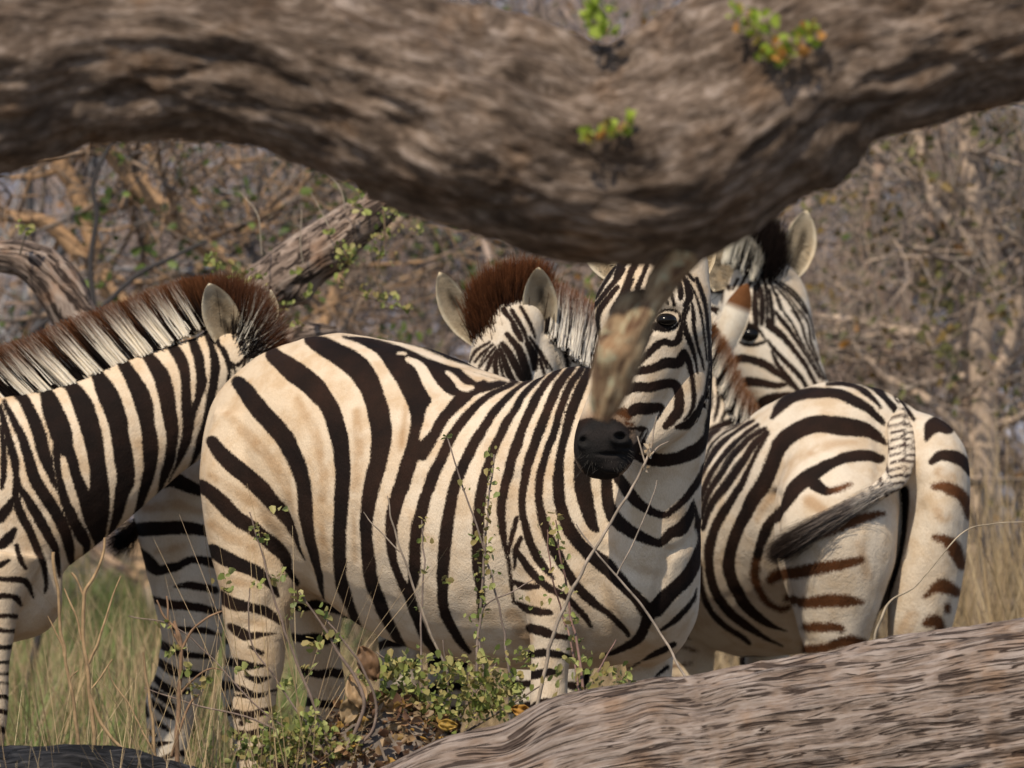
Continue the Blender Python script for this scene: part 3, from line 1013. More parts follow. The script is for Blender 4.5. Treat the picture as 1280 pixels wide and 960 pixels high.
tree_from("bare_tree", "orange brown slanting tree with crossed limbs behind the left zebra", (330, 860, YQ),
          [[(345, 860, YQ, 15), (335, 600, YQ, 14), (318, 380, YQ, 12), (260, 310, YQ, 13), (200, 258, YQ, 13), (150, 205, YQ, 12), (95, 130, YQ, 9), (60, 20, YQ, 7)],
           [(326, 480, YQ + .2, 12), (180, 400, YQ + .2, 12), (110, 330, YQ + .2, 11), (60, 280, YQ + .2, 10), (0, 270, YQ + .2, 8), (-80, 275, YQ + .2, 6)], [(130, 350, YQ + .2, 10), (95, 240, YQ + .2, 11), (72, 195, YQ + .2, 12), (40, 100, YQ + .2, 7)],
           [(330, 600, YQ, 9), (400, 420, YQ, 8), (440, 300, YQ, 7), (470, 180, YQ, 6), (480, 60, YQ, 5)]],
          [(0.40, 0.255, 0.15), (0.29, 0.21, 0.155), (0.2, 0.17, 0.155)], 42, True, GREENL, .06)
YS = 22.6
tree_from("sapling", "thin black upright sapling in front of the orange brown tree at left", (118, 900, YS),
          [[(20, 900, YS, 5), (62, 740, YS, 4.5), (98, 570, YS, 4), (114, 480, YS, 4), (118, 400, YS, 4), (113, 330, YS, 3.6), (121, 270, YS, 3.4), (116, 235, YS, 3), (128, 200, YS, 2.5), (150, 160, YS, 2)], [(117, 395, YS, 3.5), (170, 345, YS, 3.5), (215, 322, YS, 3), (260, 300, YS, 2)], [(117, 370, YS, 3), (60, 400, YS, 3), (20, 440, YS, 2.5), (0, 480, YS, 2)]],
          [(0.045, 0.04, 0.04), (0.06, 0.055, 0.055)], 43, False)
YU = 26
tree_from("bare_tree", "blue grey leaning tree between the broken limb and the middle zebra", (520, 860, YU),
          [[(560, 860, YU, 10), (545, 600, YU, 9), (560, 400, YU, 8), (600, 300, YU, 7), (640, 250, YU, 6), (690, 200, YU, 5)], [(290, 600, YU, 10), (300, 380, YU, 11), (340, 305, YU, 10), (380, 265, YU, 9), (430, 215, YU, 8), (480, 120, YU, 6)], [(552, 470, YU, 6), (520, 350, YU, 6), (535, 240, YU, 5), (520, 140, YU, 4)]],
          [(0.16, 0.145, 0.14), (0.11, 0.10, 0.10), (0.08, 0.075, 0.075)], 44, True, GREENL, .1)
tree_from("bare_tree", "reddish brown crooked tree in the right half of the thicket", (1100, 860, 27),
          [[(1095, 860, 27, 10), (1090, 600, 27, 10), (1110, 420, 27, 9), (1080, 300, 27, 8), (1100, 200, 27, 7), (1060, 60, 27, 5)], [(1100, 460, 27, 7), (1150, 330, 27, 8), (1170, 240, 27, 9), (1150, 130, 27, 6)]],
          [(0.42, 0.29, 0.215), (0.33, 0.245, 0.20), (0.36, 0.29, 0.24)], 45, True, GREENL, .12)

# ---------------------------------------------------------------- the zebras
def legauto(v0, per, duty, hoof, tiltf=0.12, seed=0):
    def f(px):
        x = px[:, 1] + tiltf * px[:, 0] + 5 * vnoise(px / np.array([22.0, 30, 22]), seed)
        s = np.where(px[:, 1] > v0, bands(x, per, duty), 14.0)
        return np.where(px[:, 1] > hoof, -8.0, s)
    return f


def bodyauto(u_, per=30, duty=0.5, slope=0.3, seed=0, ax=0):
    def f(px):
        x = px[:, ax] + slope * (px[:, 1] - 600) * 0.3 + 9 * vnoise(px / np.array([40.0, 60, 60]), seed)
        return bands(x + u_, per, duty)
    return f


# ======== the zebra in the middle, broadside, looking back at the camera
Z = Zebra("zebra", "broad striped zebra in the middle, standing broadside with its head turned to face the camera", "zebras gathered behind the fallen log", 18.0, (540, 900, 0), 1)
L1 = np.array([0.545, 0.0, 0.839])
wf = lambda u: -(u - 560) * 0.65
Z.part('body', [(282, 505, 640, wf(282), 55), (296, 476, 690, wf(296), 82), (330, 446, 722, wf(330), 106), (370, 427, 736, wf(370), 120), (420, 418, 752, wf(420), 134),
                (480, 424, 793, wf(480), 150), (540, 439, 818, wf(540), 160), (600, 463, 833, wf(600), 160), (660, 476, 838, wf(660), 150), (720, 458, 836, wf(720), 133),
                (770, 480, 832, wf(770), 115), (805, 545, 820, wf(805), 92), (832, 640, 800, wf(832), 62)], 'torso', L1, 40)
Z.part('body', [(328, 520, 95, 62, 62), (321, 590, 85, 70, 70), (320, 650, 80, 63, 64), (322, 700, 75, 56, 56), (323, 735, 72, 51, 49), (320, 765, 70, 43, 42),
                (321, 800, 70, 36, 37), (323, 832, 72, 31, 32), (320, 865, 76, 26, 28), (317, 893, 80, 27, 28), (316, 930, 78, 20, 22), (318, 1000, 72, 15, 16),
                (319, 1060, 70, 17, 17), (322, 1085, 62, 15, 16), (326, 1105, 56, 20, 22), (328, 1126, 54, 25, 26)])
Z.part('farleg', [(375, 620, 195, 55, 55), (385, 690, 195, 46, 50), (392, 760, 197, 36, 38), (398, 810, 200, 29, 31), (408, 860, 208, 25, 27), (404, 900, 212, 25, 26), (402, 950, 205, 18, 19),
                  (402, 1040, 200, 15, 16), (405, 1085, 195, 16, 16), (410, 1112, 185, 23, 25)])
Z.part('body', [(705, 610, -140, 50, 55), (699, 690, -172, 48, 48), (692, 745, -190, 39, 41), (690, 780, -195, 31, 34), (688, 815, -195, 25, 28), (686, 850, -195, 23, 24), (685, 885, -195, 23, 24),
                (684, 950, -188, 15, 16), (684, 1030, -188, 14, 15), (685, 1070, -188, 17, 17), (688, 1095, -195, 15, 16), (690, 1123, -200, 24, 26)])
Z.part('body', [(795, 720, -75, 45, 45), (806, 780, -88, 40, 40), (811, 825, -95, 30, 33), (812, 880, -95, 24, 25), (810, 950, -92, 16, 16), (810, 1040, -92, 15, 15), (812, 1085, -96, 17, 17), (815, 1118, -102, 23, 25)])
Z.part('neck', [(800, 832, -128, 14, 18), (802, 818, -140, 36, 44), (805, 795, -158, 54, 66), (808, 755, -180, 66, 80), (813, 700, -195, 64, 82), (818, 650, -208, 58, 78), (827, 590, -228, 52, 72), (837, 520, -245, 50, 66), (845, 440, -252, 46, 58), (848, 380, -255, 40, 50), (850, 348, -258, 28, 32)])
Z.part('head', [(846, 308, -262, 24, 24), (846, 322, -266, 42, 38), (834, 348, -285, 61, 52), (815, 392, -305, 74, 58), (802, 440, -318, 57, 52), (783, 490, -335, 44, 42), (765, 528, -346, 40, 37), (757, 553, -352, 40, 36), (753, 576, -352, 36, 31), (751, 590, -348, 27, 22), (750, 599, -346, 13, 11)])
Z.part('head', [(762, 540, -386, 5, 5), (770, 545, -390, 11, 9), (781, 552, -382, 10, 8), (786, 562, -374, 4, 4)])
Z.part('head', [(730, 540, -376, 5, 5), (729, 552, -378, 9, 9), (731, 564, -374, 6, 6), (733, 570, -372, 3, 3)])
Z.part('head', [(752, 582, -372, 8, 8), (768, 580, -374, 13, 10), (782, 572, -362, 12, 9), (790, 563, -350, 5, 5)])
Z.part('head', [(855, 370, -268, 26, 30), (852, 400, -272, 36, 40), (847, 440, -282, 41, 42), (839, 478, -292, 46, 40), (827, 512, -305, 44, 36), (805, 545, -322, 27, 27), (790, 560, -335, 14, 16)])
Z.part('head', [(812, 380, -352, 5, 6), (824, 378, -356, 8, 8), (840, 380, -352, 9, 9), (854, 388, -340, 7, 8), (860, 398, -330, 4, 5)])          # brow
Z.part('head', [(800, 417, -362, 4, 5), (820, 421, -362, 7, 7), (840, 421, -354, 6, 7), (852, 414, -342, 4, 5)])                               # lower lid
bodyd = [
    [(252, 607, 8), (270, 620, 9), (292, 644, 10), (317, 661, 9), (340, 680, 9), (355, 697, 7), (361, 715, 4.5), (371, 729, 3)],
    [(266, 552, 8), (282, 573, 10), (305, 592, 11), (328, 613, 11), (343, 632, 9.5), (355, 650, 7), (363, 668, 4.5), (370, 686, 2.5), (378, 703, 1)],
    [(298, 478, 9), (309, 492, 11), (326, 513, 12), (347, 537, 12), (362, 560, 11), (374, 590, 10), (380, 620, 9), (382, 645, 8.5), (387, 675, 8), (393, 702, 7), (400, 730, 4.5), (406, 750, 1.5)],
    [(342, 444, 10), (352, 452, 12), (370, 466, 14), (392, 483, 14), (410, 508, 12.5), (421, 540, 12), (426, 575, 10.5), (426, 607, 10), (424, 640, 9), (423, 672, 8), (425, 720, 8.5), (431, 746, 7.5), (442, 770, 5), (456, 791, 3), (480, 810, 2)],
    [(388, 425, 8), (403, 433, 12), (422, 443, 13), (447, 459, 15), (463, 484, 14), (472, 512, 14), (476, 542, 13), (472, 572, 11), (466, 598, 10.5), (461, 622, 10), (457, 650, 9), (457, 672, 9), (462, 720, 8.5), (470, 745, 8), (481, 772, 7), (495, 796, 5.5), (510, 816, 3.5), (517, 822, 1.5)],
    [(430, 421, 3), (455, 427, 6), (478, 436, 10), (497, 456, 14), (514, 480, 16), (525, 505, 15), (526, 532, 12), (516, 562, 11), (504, 595, 10.5), (494, 625, 9.5), (489, 655, 8.5), (488, 680, 7), (491, 705, 6), (500, 728, 6), (511, 748, 8), (519, 772, 7), (530, 795, 6), (543, 815, 5), (552, 827, 2)],
    [(478, 432, 6), (505, 441, 9), (530, 453, 14), (555, 468, 18), (578, 482, 15), (600, 484, 7), (632, 477, 3)],
    [(605, 478, 4), (585, 490, 9), (567, 508, 8), (553, 524, 7), (540, 546, 7), (527, 568, 8)],
    [(440, 416, 2), (480, 420, 3), (515, 427, 5), (545, 437, 7), (580, 451, 8), (610, 463, 7), (645, 475, 4)],
    [(645, 476, 2.5), (615, 491, 4.3), (587, 515, 5.5), (564, 545, 6.5), (549, 575, 7), (538, 600, 7.6), (531, 620, 7.6), (526, 640, 7.5), (519, 672, 7.5), (518, 700, 7), (517, 720, 7), (512, 740, 6)],
    [(664, 473, 2.5), (645, 485, 4), (624, 507, 5), (602, 537, 6), (583, 571, 7), (569, 605, 7.6), (561, 640, 8), (556, 672, 8.5), (553, 715, 8), (553, 752, 7), (560, 777, 6.5), (573, 800, 5.5), (586, 815, 3)],
    [(684, 464, 3), (660, 487, 4.2), (641, 515, 5), (624, 545, 6), (613, 571, 6.5), (603, 605, 7.3), (599, 640, 8), (597, 665, 8), (597, 705, 8), (600, 740, 6), (599, 775, 2.5)],
    [(703, 458, 3), (679, 483, 5.2), (666, 506, 6), (654, 534, 6.3), (643, 566, 6.5), (633, 600, 6.3), (627, 632, 5.6), (628, 665, 4.3), (634, 700, 2.5), (638, 733, 2.5), (641, 755, 2)],
    [(722, 452, 3.5), (700, 478, 6), (686, 509, 6), (675, 538, 6.3), (663, 570, 6.3), (656, 600, 6), (652, 632, 5.2), (658, 662, 5.5), (668, 688, 6), (680, 708, 5), (692, 723, 2)],
    [(645, 648, 3.5), (639, 672, 3.5), (636, 692, 2)],
    [(736, 452, 3), (715, 477, 5), (701, 510, 4.8), (693, 538, 5.2), (684, 565, 5.2), (675, 598, 5.2), (675, 632, 5.5), (684, 665, 6.5), (698, 695, 7), (713, 722, 6), (735, 748, 6), (755, 766, 3.5), (772, 782, 4), (785, 795, 3)],
    [(742, 452, 4), (729, 478, 6.5), (715, 512, 7), (707, 541, 6), (703, 558, 5.5), (700, 579, 6), (698, 603, 7.6), (701, 632, 7.5), (710, 660, 8.5), (731, 687, 9), (755, 707, 10.5), (778, 730, 8.5), (798, 750, 8.5), (814, 766, 10), (837, 743, 9.5), (859, 720, 9.5), (872, 695, 8), (877, 672, 5), (872, 650, 3.5), (866, 625, 1)],
    [(745, 520, 8), (730, 560, 10), (728, 600, 10.5), (733, 632, 9.3), (740, 653, 7), (747, 664, 3)],
    [(757, 590, 7), (759, 622, 8), (765, 643, 9), (782, 660, 8), (802, 671, 7), (824, 679, 5), (836, 667, 7), (851, 660, 9), (862, 644, 7), (865, 630, 3)],
    [(772, 596, 7), (785, 616, 8), (800, 631, 7), (819, 641, 5), (832, 644, 4), (841, 637, 4), (860, 618, 5), (875, 596, 4.5), (880, 580, 3)],
    [(775, 540, 9), (792, 562, 9), (812, 573, 9), (838, 574, 8), (864, 566, 9), (878, 550, 6), (884, 530, 5), (888, 480, 4), (888, 430, 3)],
    [(752, 821, 2.5), (774, 812, 4), (796, 800, 6), (806, 785, 8), (812, 770, 9)],
    [(826, 789, 2), (846, 774, 4), (866, 751, 3), (872, 735, 1)],
    [(785, 835, 1), (800, 829, 1.5)], [(804, 826, 1.5), (823, 817, 4.5), (842, 806, 4)], [(820, 846, 2), (834, 835, 3)],
    [(652, 672, 3), (645, 688, 4), (641, 712, 2)],
    [(646, 690, 4.5), (660, 709, 5.5), (680, 730, 5), (698, 741, 5), (712, 751, 4.5), (730, 770, 4), (740, 785, 2)],
    [(640, 728, 3), (655, 733, 5), (673, 733, 3)], [(645, 755, 3), (662, 762, 5.5), (685, 766, 4), (690, 767, 1)],
    [(662, 786, 6), (680, 790, 6.5), (698, 795, 4), (712, 797, 3)], [(665, 818, 5), (682, 816, 5.5), (705, 820, 4), (718, 824, 2)], [(665, 844, 5.5), (682, 841, 6), (700, 839, 3)],
    [(266, 688, 8), (282, 699, 9.5), (302, 707, 9), (322, 716, 8), (338, 730, 6), (348, 746, 2.5)],
    [(273, 744, 7), (290, 754, 8), (314, 759, 6.5), (335, 767, 6.5), (351, 779, 2)],
    [(287, 782, 4), (298, 791, 7), (312, 795, 5), (328, 793, 3), (344, 791, 1.5)], [(312, 808, 2), (327, 816, 3.5)],
    [(293, 828, 6), (305, 832, 6), (322, 833, 3.5), (333, 831, 1.5)], [(306, 844, 2), (322, 850, 4.5), (338, 846, 2)],
    [(294, 859, 5), (302, 862, 4.5), (322, 867, 2), (347, 862, 2)], [(283, 879, 2), (287, 881, 2)], [(294, 895, 4), (300, 890, 3)], [(302, 904, 4), (307, 900, 3)], [(294, 923, 5), (300, 918, 3)],
    # belly line
    [(525, 826, 1.5), (560, 833, 2), (600, 838, 2), (645, 842, 2)],
]
bodyw = [
    [(497, 442, 1.5), (506, 442, 2)], [(560, 465, 2.5), (570, 474, 3.5), (580, 484, 5), (590, 483, 3)],
    [(510, 449, 3), (524, 457, 6), (537, 480, 8), (548, 494, 9), (556, 500, 6)], [(550, 500, 9), (541, 515, 7.5), (532, 535, 5.5), (526, 548, 2)],
    [(545, 434, .8), (580, 447, 1.5), (620, 464, 1.5)], [(415, 419, 1.5), (467, 422, 2), (510, 433, 3), (550, 448, 3.5), (590, 462, 3), (635, 475, 2)],
]
bodyt = [
    [(372, 500, 3), (388, 530, 5), (400, 575, 5), (402, 625, 4)], [(445, 515, 4), (448, 560, 5), (443, 612, 4)], [(285, 520, 5), (312, 545, 6), (338, 575, 6), (355, 605, 5), (365, 640, 3)],
    [(265, 595, 3), (290, 612, 5), (325, 638, 5), (350, 670, 4)], [(264, 655, 4), (288, 672, 5), (315, 684, 5)], [(403, 660, 3), (406, 700, 3)], [(440, 640, 2), (442, 700, 3)],
    [(285, 725, 3), (320, 735, 4)], [(300, 775, 2), (330, 780, 3)], [(508, 510, 3), (500, 560, 3)], [(640, 770, 8), (660, 800, 6)],
]
hd = [
    [(779, 337, 3.5), (759, 363, 3.5), (742, 384, 3)], [(771, 359, 3.5), (757, 377, 4), (749, 390, 4), (747, 402, 3), (750, 423, 2)], [(768, 333, 3), (745, 372, 2.5)],
    [(786, 312, 8), (776, 332, 6), (768, 350, 3)], [(802, 312, 4), (792, 334, 4), (780, 362, 3.5), (765, 390, 3)], [(815, 312, 3), (806, 338, 3), (796, 360, 3)], [(828, 315, 3), (822, 340, 3)],
    [(790, 350, 3), (772, 392, 3), (764, 440, 3), (762, 480, 3)], [(803, 345, 3), (788, 390, 3), (778, 440, 3), (772, 490, 3)], [(814, 345, 2), (800, 390, 2), (790, 430, 2)],
    [(828, 367, 1.5), (835, 380, 1.5)], [(832, 359, 2.5), (839, 368, 2.5), (843, 382, 2)], [(842, 343, 3), (850, 359, 4), (851, 373, 3)],
    [(851, 340, 2), (857, 352, 3), (861, 363, 5), (862, 371, 5), (857, 382, 3)], [(856, 338, 2.5), (868, 351, 2)],
    [(859, 349, 1.5), (867, 363, 1.5), (873, 379, 1.5), (878, 399, 1.5), (881, 423, 1.2), (884, 450, 1)], [(871, 349, 2.5), (878, 368, 3), (882, 384, 2.5), (886, 415, 2.5), (887, 450, 2)],
    [(861, 384, 2), (856, 398, 2.5), (857, 413, 3.5), (863, 428, 3.5), (868, 445, 2.5), (872, 466, 1)], [(864, 375, 1), (867, 392, 2.5), (868, 412, 2.5), (873, 435, 2), (878, 450, 1.5), (880, 462, .8)],
    [(860, 378, 2), (854, 395, 2.5), (852, 410, 3), (848, 425, 4.5), (840, 430, 4), (830, 427, 4), (818, 435, 4.5), (805, 447, 3.5), (795, 460, 2.5)],
    [(815, 409, 2), (809, 424, 2.5), (800, 442, 2.5), (789, 463, 2.5), (784, 477, 2)],
    [(855, 440, 4), (848, 453, 7), (832, 454, 6.5), (817, 460, 5.5), (803, 463, 5), (793, 466, 4), (786, 473, 2)], [(855, 442, 5), (861, 454, 4), (866, 477, 3), (867, 497, 3), (865, 513, 2.5), (855, 525, 1.5)],
    [(783, 491, 3), (793, 484, 6), (813, 484, 6), (831, 480, 6), (844, 481, 6), (849, 494, 6), (848, 513, 6.5), (840, 524, 6), (832, 533, 4)],
    [(788, 516, 6), (796, 511, 7.5), (810, 511, 7.5), (825, 509, 5), (826, 514, 2), (822, 523, 1.5)], [(784, 535, 2), (796, 536, 2.5), (806, 538, 4), (803, 547, 4)],
    [(880, 497, 3), (872, 516, 5), (860, 530, 6), (846, 534, 3)], [(887, 454, 1.5), (882, 492, 2), (879, 516, 3), (872, 537, 3), (867, 547, 1.5)],
    [(812, 405, 1), (821, 411, 2), (834, 413, 2.5), (847, 406, 2), (850, 393, 1.5), (838, 387, 1.5), (824, 391, 1.5), (815, 403, 1.2)], [(818, 408, 5), (832, 407, 6), (842, 402, 4)],
    [(728, 538, 10), (755, 538, 16), (780, 545, 10)], [(732, 540, 16), (755, 545, 24), (776, 545, 14)], [(736, 555, 22), (755, 562, 34), (768, 560, 24)], [(750, 580, 24), (754, 592, 20)], [(803, 551, 4), (796, 560, 6), (788, 572, 8)],
]
hb = [[(770, 514, 4), (780, 516, 6), (786, 522, 4)], [(783, 529, 2), (790, 531, 2)], [(784, 574, 5), (776, 582, 6), (768, 588, 4)]]
hw = [[(795, 541, 4), (790, 545, 3)], [(808, 538, 1.2), (800, 552, 1.2)]]
Z.muz = (755, 560, 38)
Z.warm = 560
Z.grooves = [([(646, 600), (638, 650), (636, 700), (642, 750), (655, 790)], 4, 10, 'body'), ([(352, 640), (368, 675), (380, 705), (388, 735), (400, 760)], 4.5, 11, 'body'), ([(836, 690), (828, 720), (818, 760), (812, 790)], 5, 7, 'body'),
             ([(700, 640), (720, 690), (750, 740), (775, 790)], 3.5, 14, 'body'), ([(760, 690), (790, 715), (820, 722)], 3, 8, 'body'), ([(842, 690), (858, 680), (872, 660)], 3, 6, 'body'), ([(300, 790), (330, 770), (352, 740)], 3, 12, 'body'),
             ([(480, 520), (492, 600), (486, 700), (500, 770)], 2.5, 20, 'body'), ([(560, 560), (548, 640), (556, 730)], 2, 16, 'body'), ([(600, 560), (588, 640), (596, 740)], 2, 14, 'body'), ([(372, 470), (400, 540), (398, 620)], 3, 24, 'body')]
Z.pattern('body', bodyd, (), bodyw, bodyt, legauto(868, 26, 0.42, 1100, 0.1, 3))
Z.pattern('neck', bodyd, (), (), (), None)
Z.pattern('farleg', (), (), (), (), legauto(640, 40, 0.3, 1095, -0.15, 4))
Z.pattern('head', hd, hb, hw, (), None)
Z.ear((776, 350), (731, 298), -215, 19, 10, tilt=-8, hair=120)
Z.ear((868, 352), (884, 288), -225, 19, 10, tilt=-8, hair=120)
Z.mane([(846, 318, -268, -.25, -1, -.3, 45), (852, 325, -240, 0, -1, 0, 50), (868, 400, -195, .3, -.7, .8, 52), (866, 500, -175, .3, -.6, .8, 52), (850, 600, -130, .2, -.6, .9, 50), (780, 470, -60, 0, -.8, .8, 40)][:5],
       3200, 1.0, 0, [(i / 14 + .03, .014) for i in range(14)], CREAM, BLACK, (0.03, 0.015, 0.01), 0.7, thick=9)
Z.mane([(792, 338, -285, -.4, -1, 0, 34), (812, 322, -280, -.1, -1, 0, 40), (838, 316, -275, .1, -1, 0, 40)], 900, 1.0, 0, [], CREAM, BLACK, (0.03, 0.015, 0.01), 0.7, name="forelock", thick=12)
Z.finish(0.0055, 10, ('head',), [(775, 546, 7, 5, 14, 'head'), (729, 551, 5, 5, 10, 'head'), (764, 568, 15, 2.5, 5, 'head'), (785, 560, 7, 2.5, 4, 'head')], .35)
gw = np.random.default_rng(9)
wr = np.stack([gw.uniform(722, 790, 60), gw.uniform(560, 590, 60), np.full(60, -378.0)], -1)
V, Q, cc = ribbons(Z.W(wr), Z.dirW(np.stack([(wr[:, 0] - 755) / 40 + gw.normal(0, .3, 60), gw.uniform(.2, 1, 60), np.full(60, -.6)], -1)), gw.uniform(6, 16, 60) * PX, np.tile((.05, .045, .04), (60, 1)), np.tile((.12, .11, .1), (60, 1)), .0007, .3)
mesh_obj("whiskers", V, Q, M_HAIR, Z.root, {'col': ('FLOAT_COLOR', cc)}, smooth=False)
Z.eye(832, 400, 13.5, sq=(1.05, 0.66), sink=0.5)
# tail hanging on the far side of the rump
g0 = np.random.default_rng(5)


def tail(zb, dock, hairroots, n, length, col, tipc, spread=0.1, width=0.0016, thick=5, hairname="tail_tuft"):
    """dock: rings for the body; hairroots rows u, v, w, du, dv, dw, length"""
    if dock is not None: zb.part('tail', dock, sides=14)
    zb.mane(hairroots, n, length, 0, [], col, col, tipc, 0.5, name=hairname, width=width, thick=thick, spread=spread, curve=0.25)


# ======== the zebra on the left
Z = Zebra("zebra", "zebra on the left with upright brown tipped mane, face hidden behind the middle one's rump", "zebras gathered behind the fallen log", 18.0, (-180, 900, 380), 2)
Z.part('body', [(78, 690, 765, 375, 30), (55, 630, 790, 378, 58), (10, 560, 806, 380, 90), (-60, 500, 830, 380, 115), (-150, 488, 850, 380, 135), (-300, 500, 850, 380, 140), (-400, 478, 820, 380, 122), (-470, 500, 770, 380, 90), (-505, 560, 700, 380, 45)], 'torso', np.array([0, 0, 1.0]), 40)
Z.part('neck', [(-90, 640, 380, 130, 88), (-20, 628, 378, 130, 86), (40, 604, 378, 116, 78), (94, 578, 380, 100, 68), (138, 552, 384, 89, 60), (182, 525, 388, 80, 54), (228, 499, 396, 73, 50), (268, 478, 404, 64, 46)])
Z.part('head', [(250, 480, 402, 46, 40), (286, 456, 408, 52, 44), (316, 462, 416, 54, 46), (350, 492, 430, 54, 46), (385, 530, 442, 48, 42), (415, 570, 450, 40, 36), (440, 605, 458, 36, 33), (455, 628, 460, 20, 20)])
Z.part('head', [(262, 520, 405, 40, 38), (300, 530, 415, 48, 38), (340, 555, 430, 42, 34), (370, 585, 440, 26, 26)])
for (lab, x, w) in (('leg', -6, 310), ('leg', -42, 450)):
    Z.leg(lab, [(x + 8, 690, w + 5, 56, 50), (x + 3, 730, w, 43, 42), (x, 765, w - 3, 31, 33), (x - 1, 800, w - 3, 24, 27), (x - 3, 835, w - 3, 21, 24), (x - 5, 875, w - 3, 22, 24), (x - 6, 905, w - 3, 21, 22), (x - 6, 960, w, 14, 15), (x - 5, 1030, w, 15, 15), (x - 3, 1050, w - 5, 15, 16), (x, 1078, w - 8, 23, 24)])
for (x, w) in ((-450, 300), (-420, 460)):
    Z.leg('leg', [(x + 20, 600, w + 20, 75, 62), (x + 15, 680, w + 5, 62, 58), (x + 10, 740, w, 44, 44), (x, 800, w, 32, 33), (x - 18, 850, w, 27, 28), (x - 20, 885, w, 25, 26), (x - 14, 930, w, 18, 19), (x - 10, 1020, w, 15, 16), (x - 4, 1055, w, 16, 17), (x + 2, 1080, w, 24, 25)])
z2d = [
    [(3, 525, 4), (10, 545, 5), (19, 575, 5), (20, 598, 4), (19, 617, 5)], [(19, 617, 4), (25, 640, 6), (37, 664, 5.5), (47, 687, 5), (55, 705, 4), (59, 725, 3), (58, 742, 1.5)],
    [(1, 535, 3), (4, 560, 4), (5, 590, 4), (3, 610, 3)],
    [(0, 508, 3), (8, 538, 5), (17, 572, 5), (21, 597, 4), (26, 611, 4.5), (38, 630, 6), (52, 654, 7), (66, 680, 6), (73, 705, 4), (75, 722, 2)],
    [(5, 502, 3), (20, 530, 5), (30, 552, 6), (37, 577, 7.5), (45, 602, 8), (63, 630, 8), (78, 655, 8), (87, 685, 7), (93, 708, 4)],
    [(27, 497, 5), (42, 522, 7), (50, 547, 7), (58, 575, 6), (65, 597, 4.5), (71, 612, 2), (73, 617, .5)],
    [(55, 485, 6), (65, 510, 11), (74, 535, 13), (78, 548, 12)], [(72, 550, 6), (71, 575, 5), (74, 597, 4.5), (80, 622, 6), (91, 648, 7), (102, 670, 7.5), (109, 685, 5), (106, 700, 2)],
    [(82, 548, 7), (90, 575, 7), (97, 597, 7), (105, 620, 8.5), (115, 645, 12), (121, 665, 10), (124, 680, 5)],
    [(86, 478, 7), (103, 505, 11), (113, 535, 11), (120, 565, 10), (123, 590, 9), (124, 620, 12), (124, 650, 10), (124, 672, 6)],
    [(118, 462, 7), (133, 490, 12), (145, 520, 12), (151, 550, 11), (156, 580, 12), (157, 600, 11), (152, 617, 9), (146, 642, 6), (140, 665, 4)],
    [(150, 448, 6), (166, 475, 9), (178, 500, 11), (184, 530, 9), (188, 560, 9), (187, 590, 7), (180, 610, 6), (173, 635, 4), (167, 645, 2)],
    [(178, 435, 6), (193, 455, 8), (203, 475, 10), (211, 510, 9), (215, 545, 7), (210, 580, 6), (200, 610, 3)],
    [(208, 422, 5), (224, 445, 7), (231, 470, 6), (233, 500, 6), (235, 520, 7), (233, 545, 6), (224, 572, 4), (216, 590, 1)],
    [(234, 412, 4), (246, 440, 6), (251, 465, 6), (252, 480, 6), (246, 505, 4), (238, 522, 5)],
    [(253, 408, 3), (264, 432, 4), (269, 455, 5), (267, 480, 5), (260, 520, 5.5), (250, 550, 5), (241, 572, 3)],
    [(273, 430, 2), (280, 440, 4), (286, 460, 2.5), (285, 485, 2.5), (280, 505, 2)], [(280, 440, 2), (288, 453, 1.5), (297, 456, 2.5), (306, 448, 2)],
    [(310, 432, 2), (304, 460, 2), (306, 472, 2)], [(314, 430, 2.5), (316, 452, 2)], [(322, 428, 2), (335, 448, 2)], [(293, 462, 1.5), (295, 480, 1.5), (292, 500, 1.5)],
    [(0, 683, 6), (10, 673, 7), (18, 662, 4)], [(18, 620, 3), (10, 635, 6), (0, 648, 7)], [(0, 706, 4), (10, 701, 3)], [(20, 682, 3), (25, 697, 4), (33, 710, 3)],
    [(0, 724, 3), (25, 725, 4), (37, 732, 4), (43, 748, 1.5)], [(0, 745, 4), (16, 746, 3.5), (28, 757, 2)],
]
for i_ in range(2, len(z2d)):
    st_ = z2d[i_]
    if i_ >= 5 and st_[0][1] < 500:
        z2d[i_] = [(st_[0][0] - 9, st_[0][1] - 13, max(st_[0][2], st_[1][2]) + 1), (st_[0][0] - 3, st_[0][1] - 4, max(st_[0][2], st_[1][2]) + 1)] + [(a_, b_, c_ + ((1.6 if i_ < 10 else 0.8) if c_ >= 5 else 0.2)) for a_, b_, c_ in st_]
    if 6 <= i_ <= 15:
        e0, e1 = z2d[i_][-2], z2d[i_][-1]
        L_ = math.hypot(e1[0] - e0[0], e1[1] - e0[1]) + 1e-6
        z2d[i_] = z2d[i_] + [(e1[0] + (e1[0] - e0[0]) / L_ * 14, e1[1] + (e1[1] - e0[1]) / L_ * 14, max(1.0, e1[2] * .7))]
z2l = [[(-60, 724, 3), (0, 724, 3), (25, 725, 4), (37, 732, 4), (43, 748, 1.5)], [(-60, 745, 4), (16, 746, 3.5), (28, 757, 2)], [(-60, 767, 3), (22, 771, 3)], [(-60, 787, 3), (20, 789, 3)], [(-60, 808, 3), (20, 809, 3)], [(-60, 827, 2.5), (20, 828, 2.5)], [(-60, 842, 2), (20, 842, 2)], [(-60, 854, 2), (20, 854, 2)]]
ba = bodyauto(0, 42, 0.52, 0.1, 12)
Z.pattern('body', z2d, (), (), (), lambda px: np.where(px[:, 0] < -8, ba(px), 14.0))
Z.grooves = [([(60, 640), (85, 690), (98, 720)], 3, 10, 'neck'), ([(30, 700), (50, 740), (70, 770)], 4, 10, 'body')]
Z.pattern('neck', z2d, (), (), (), lambda px: np.where(px[:, 0] < -8, ba(px), 14.0))
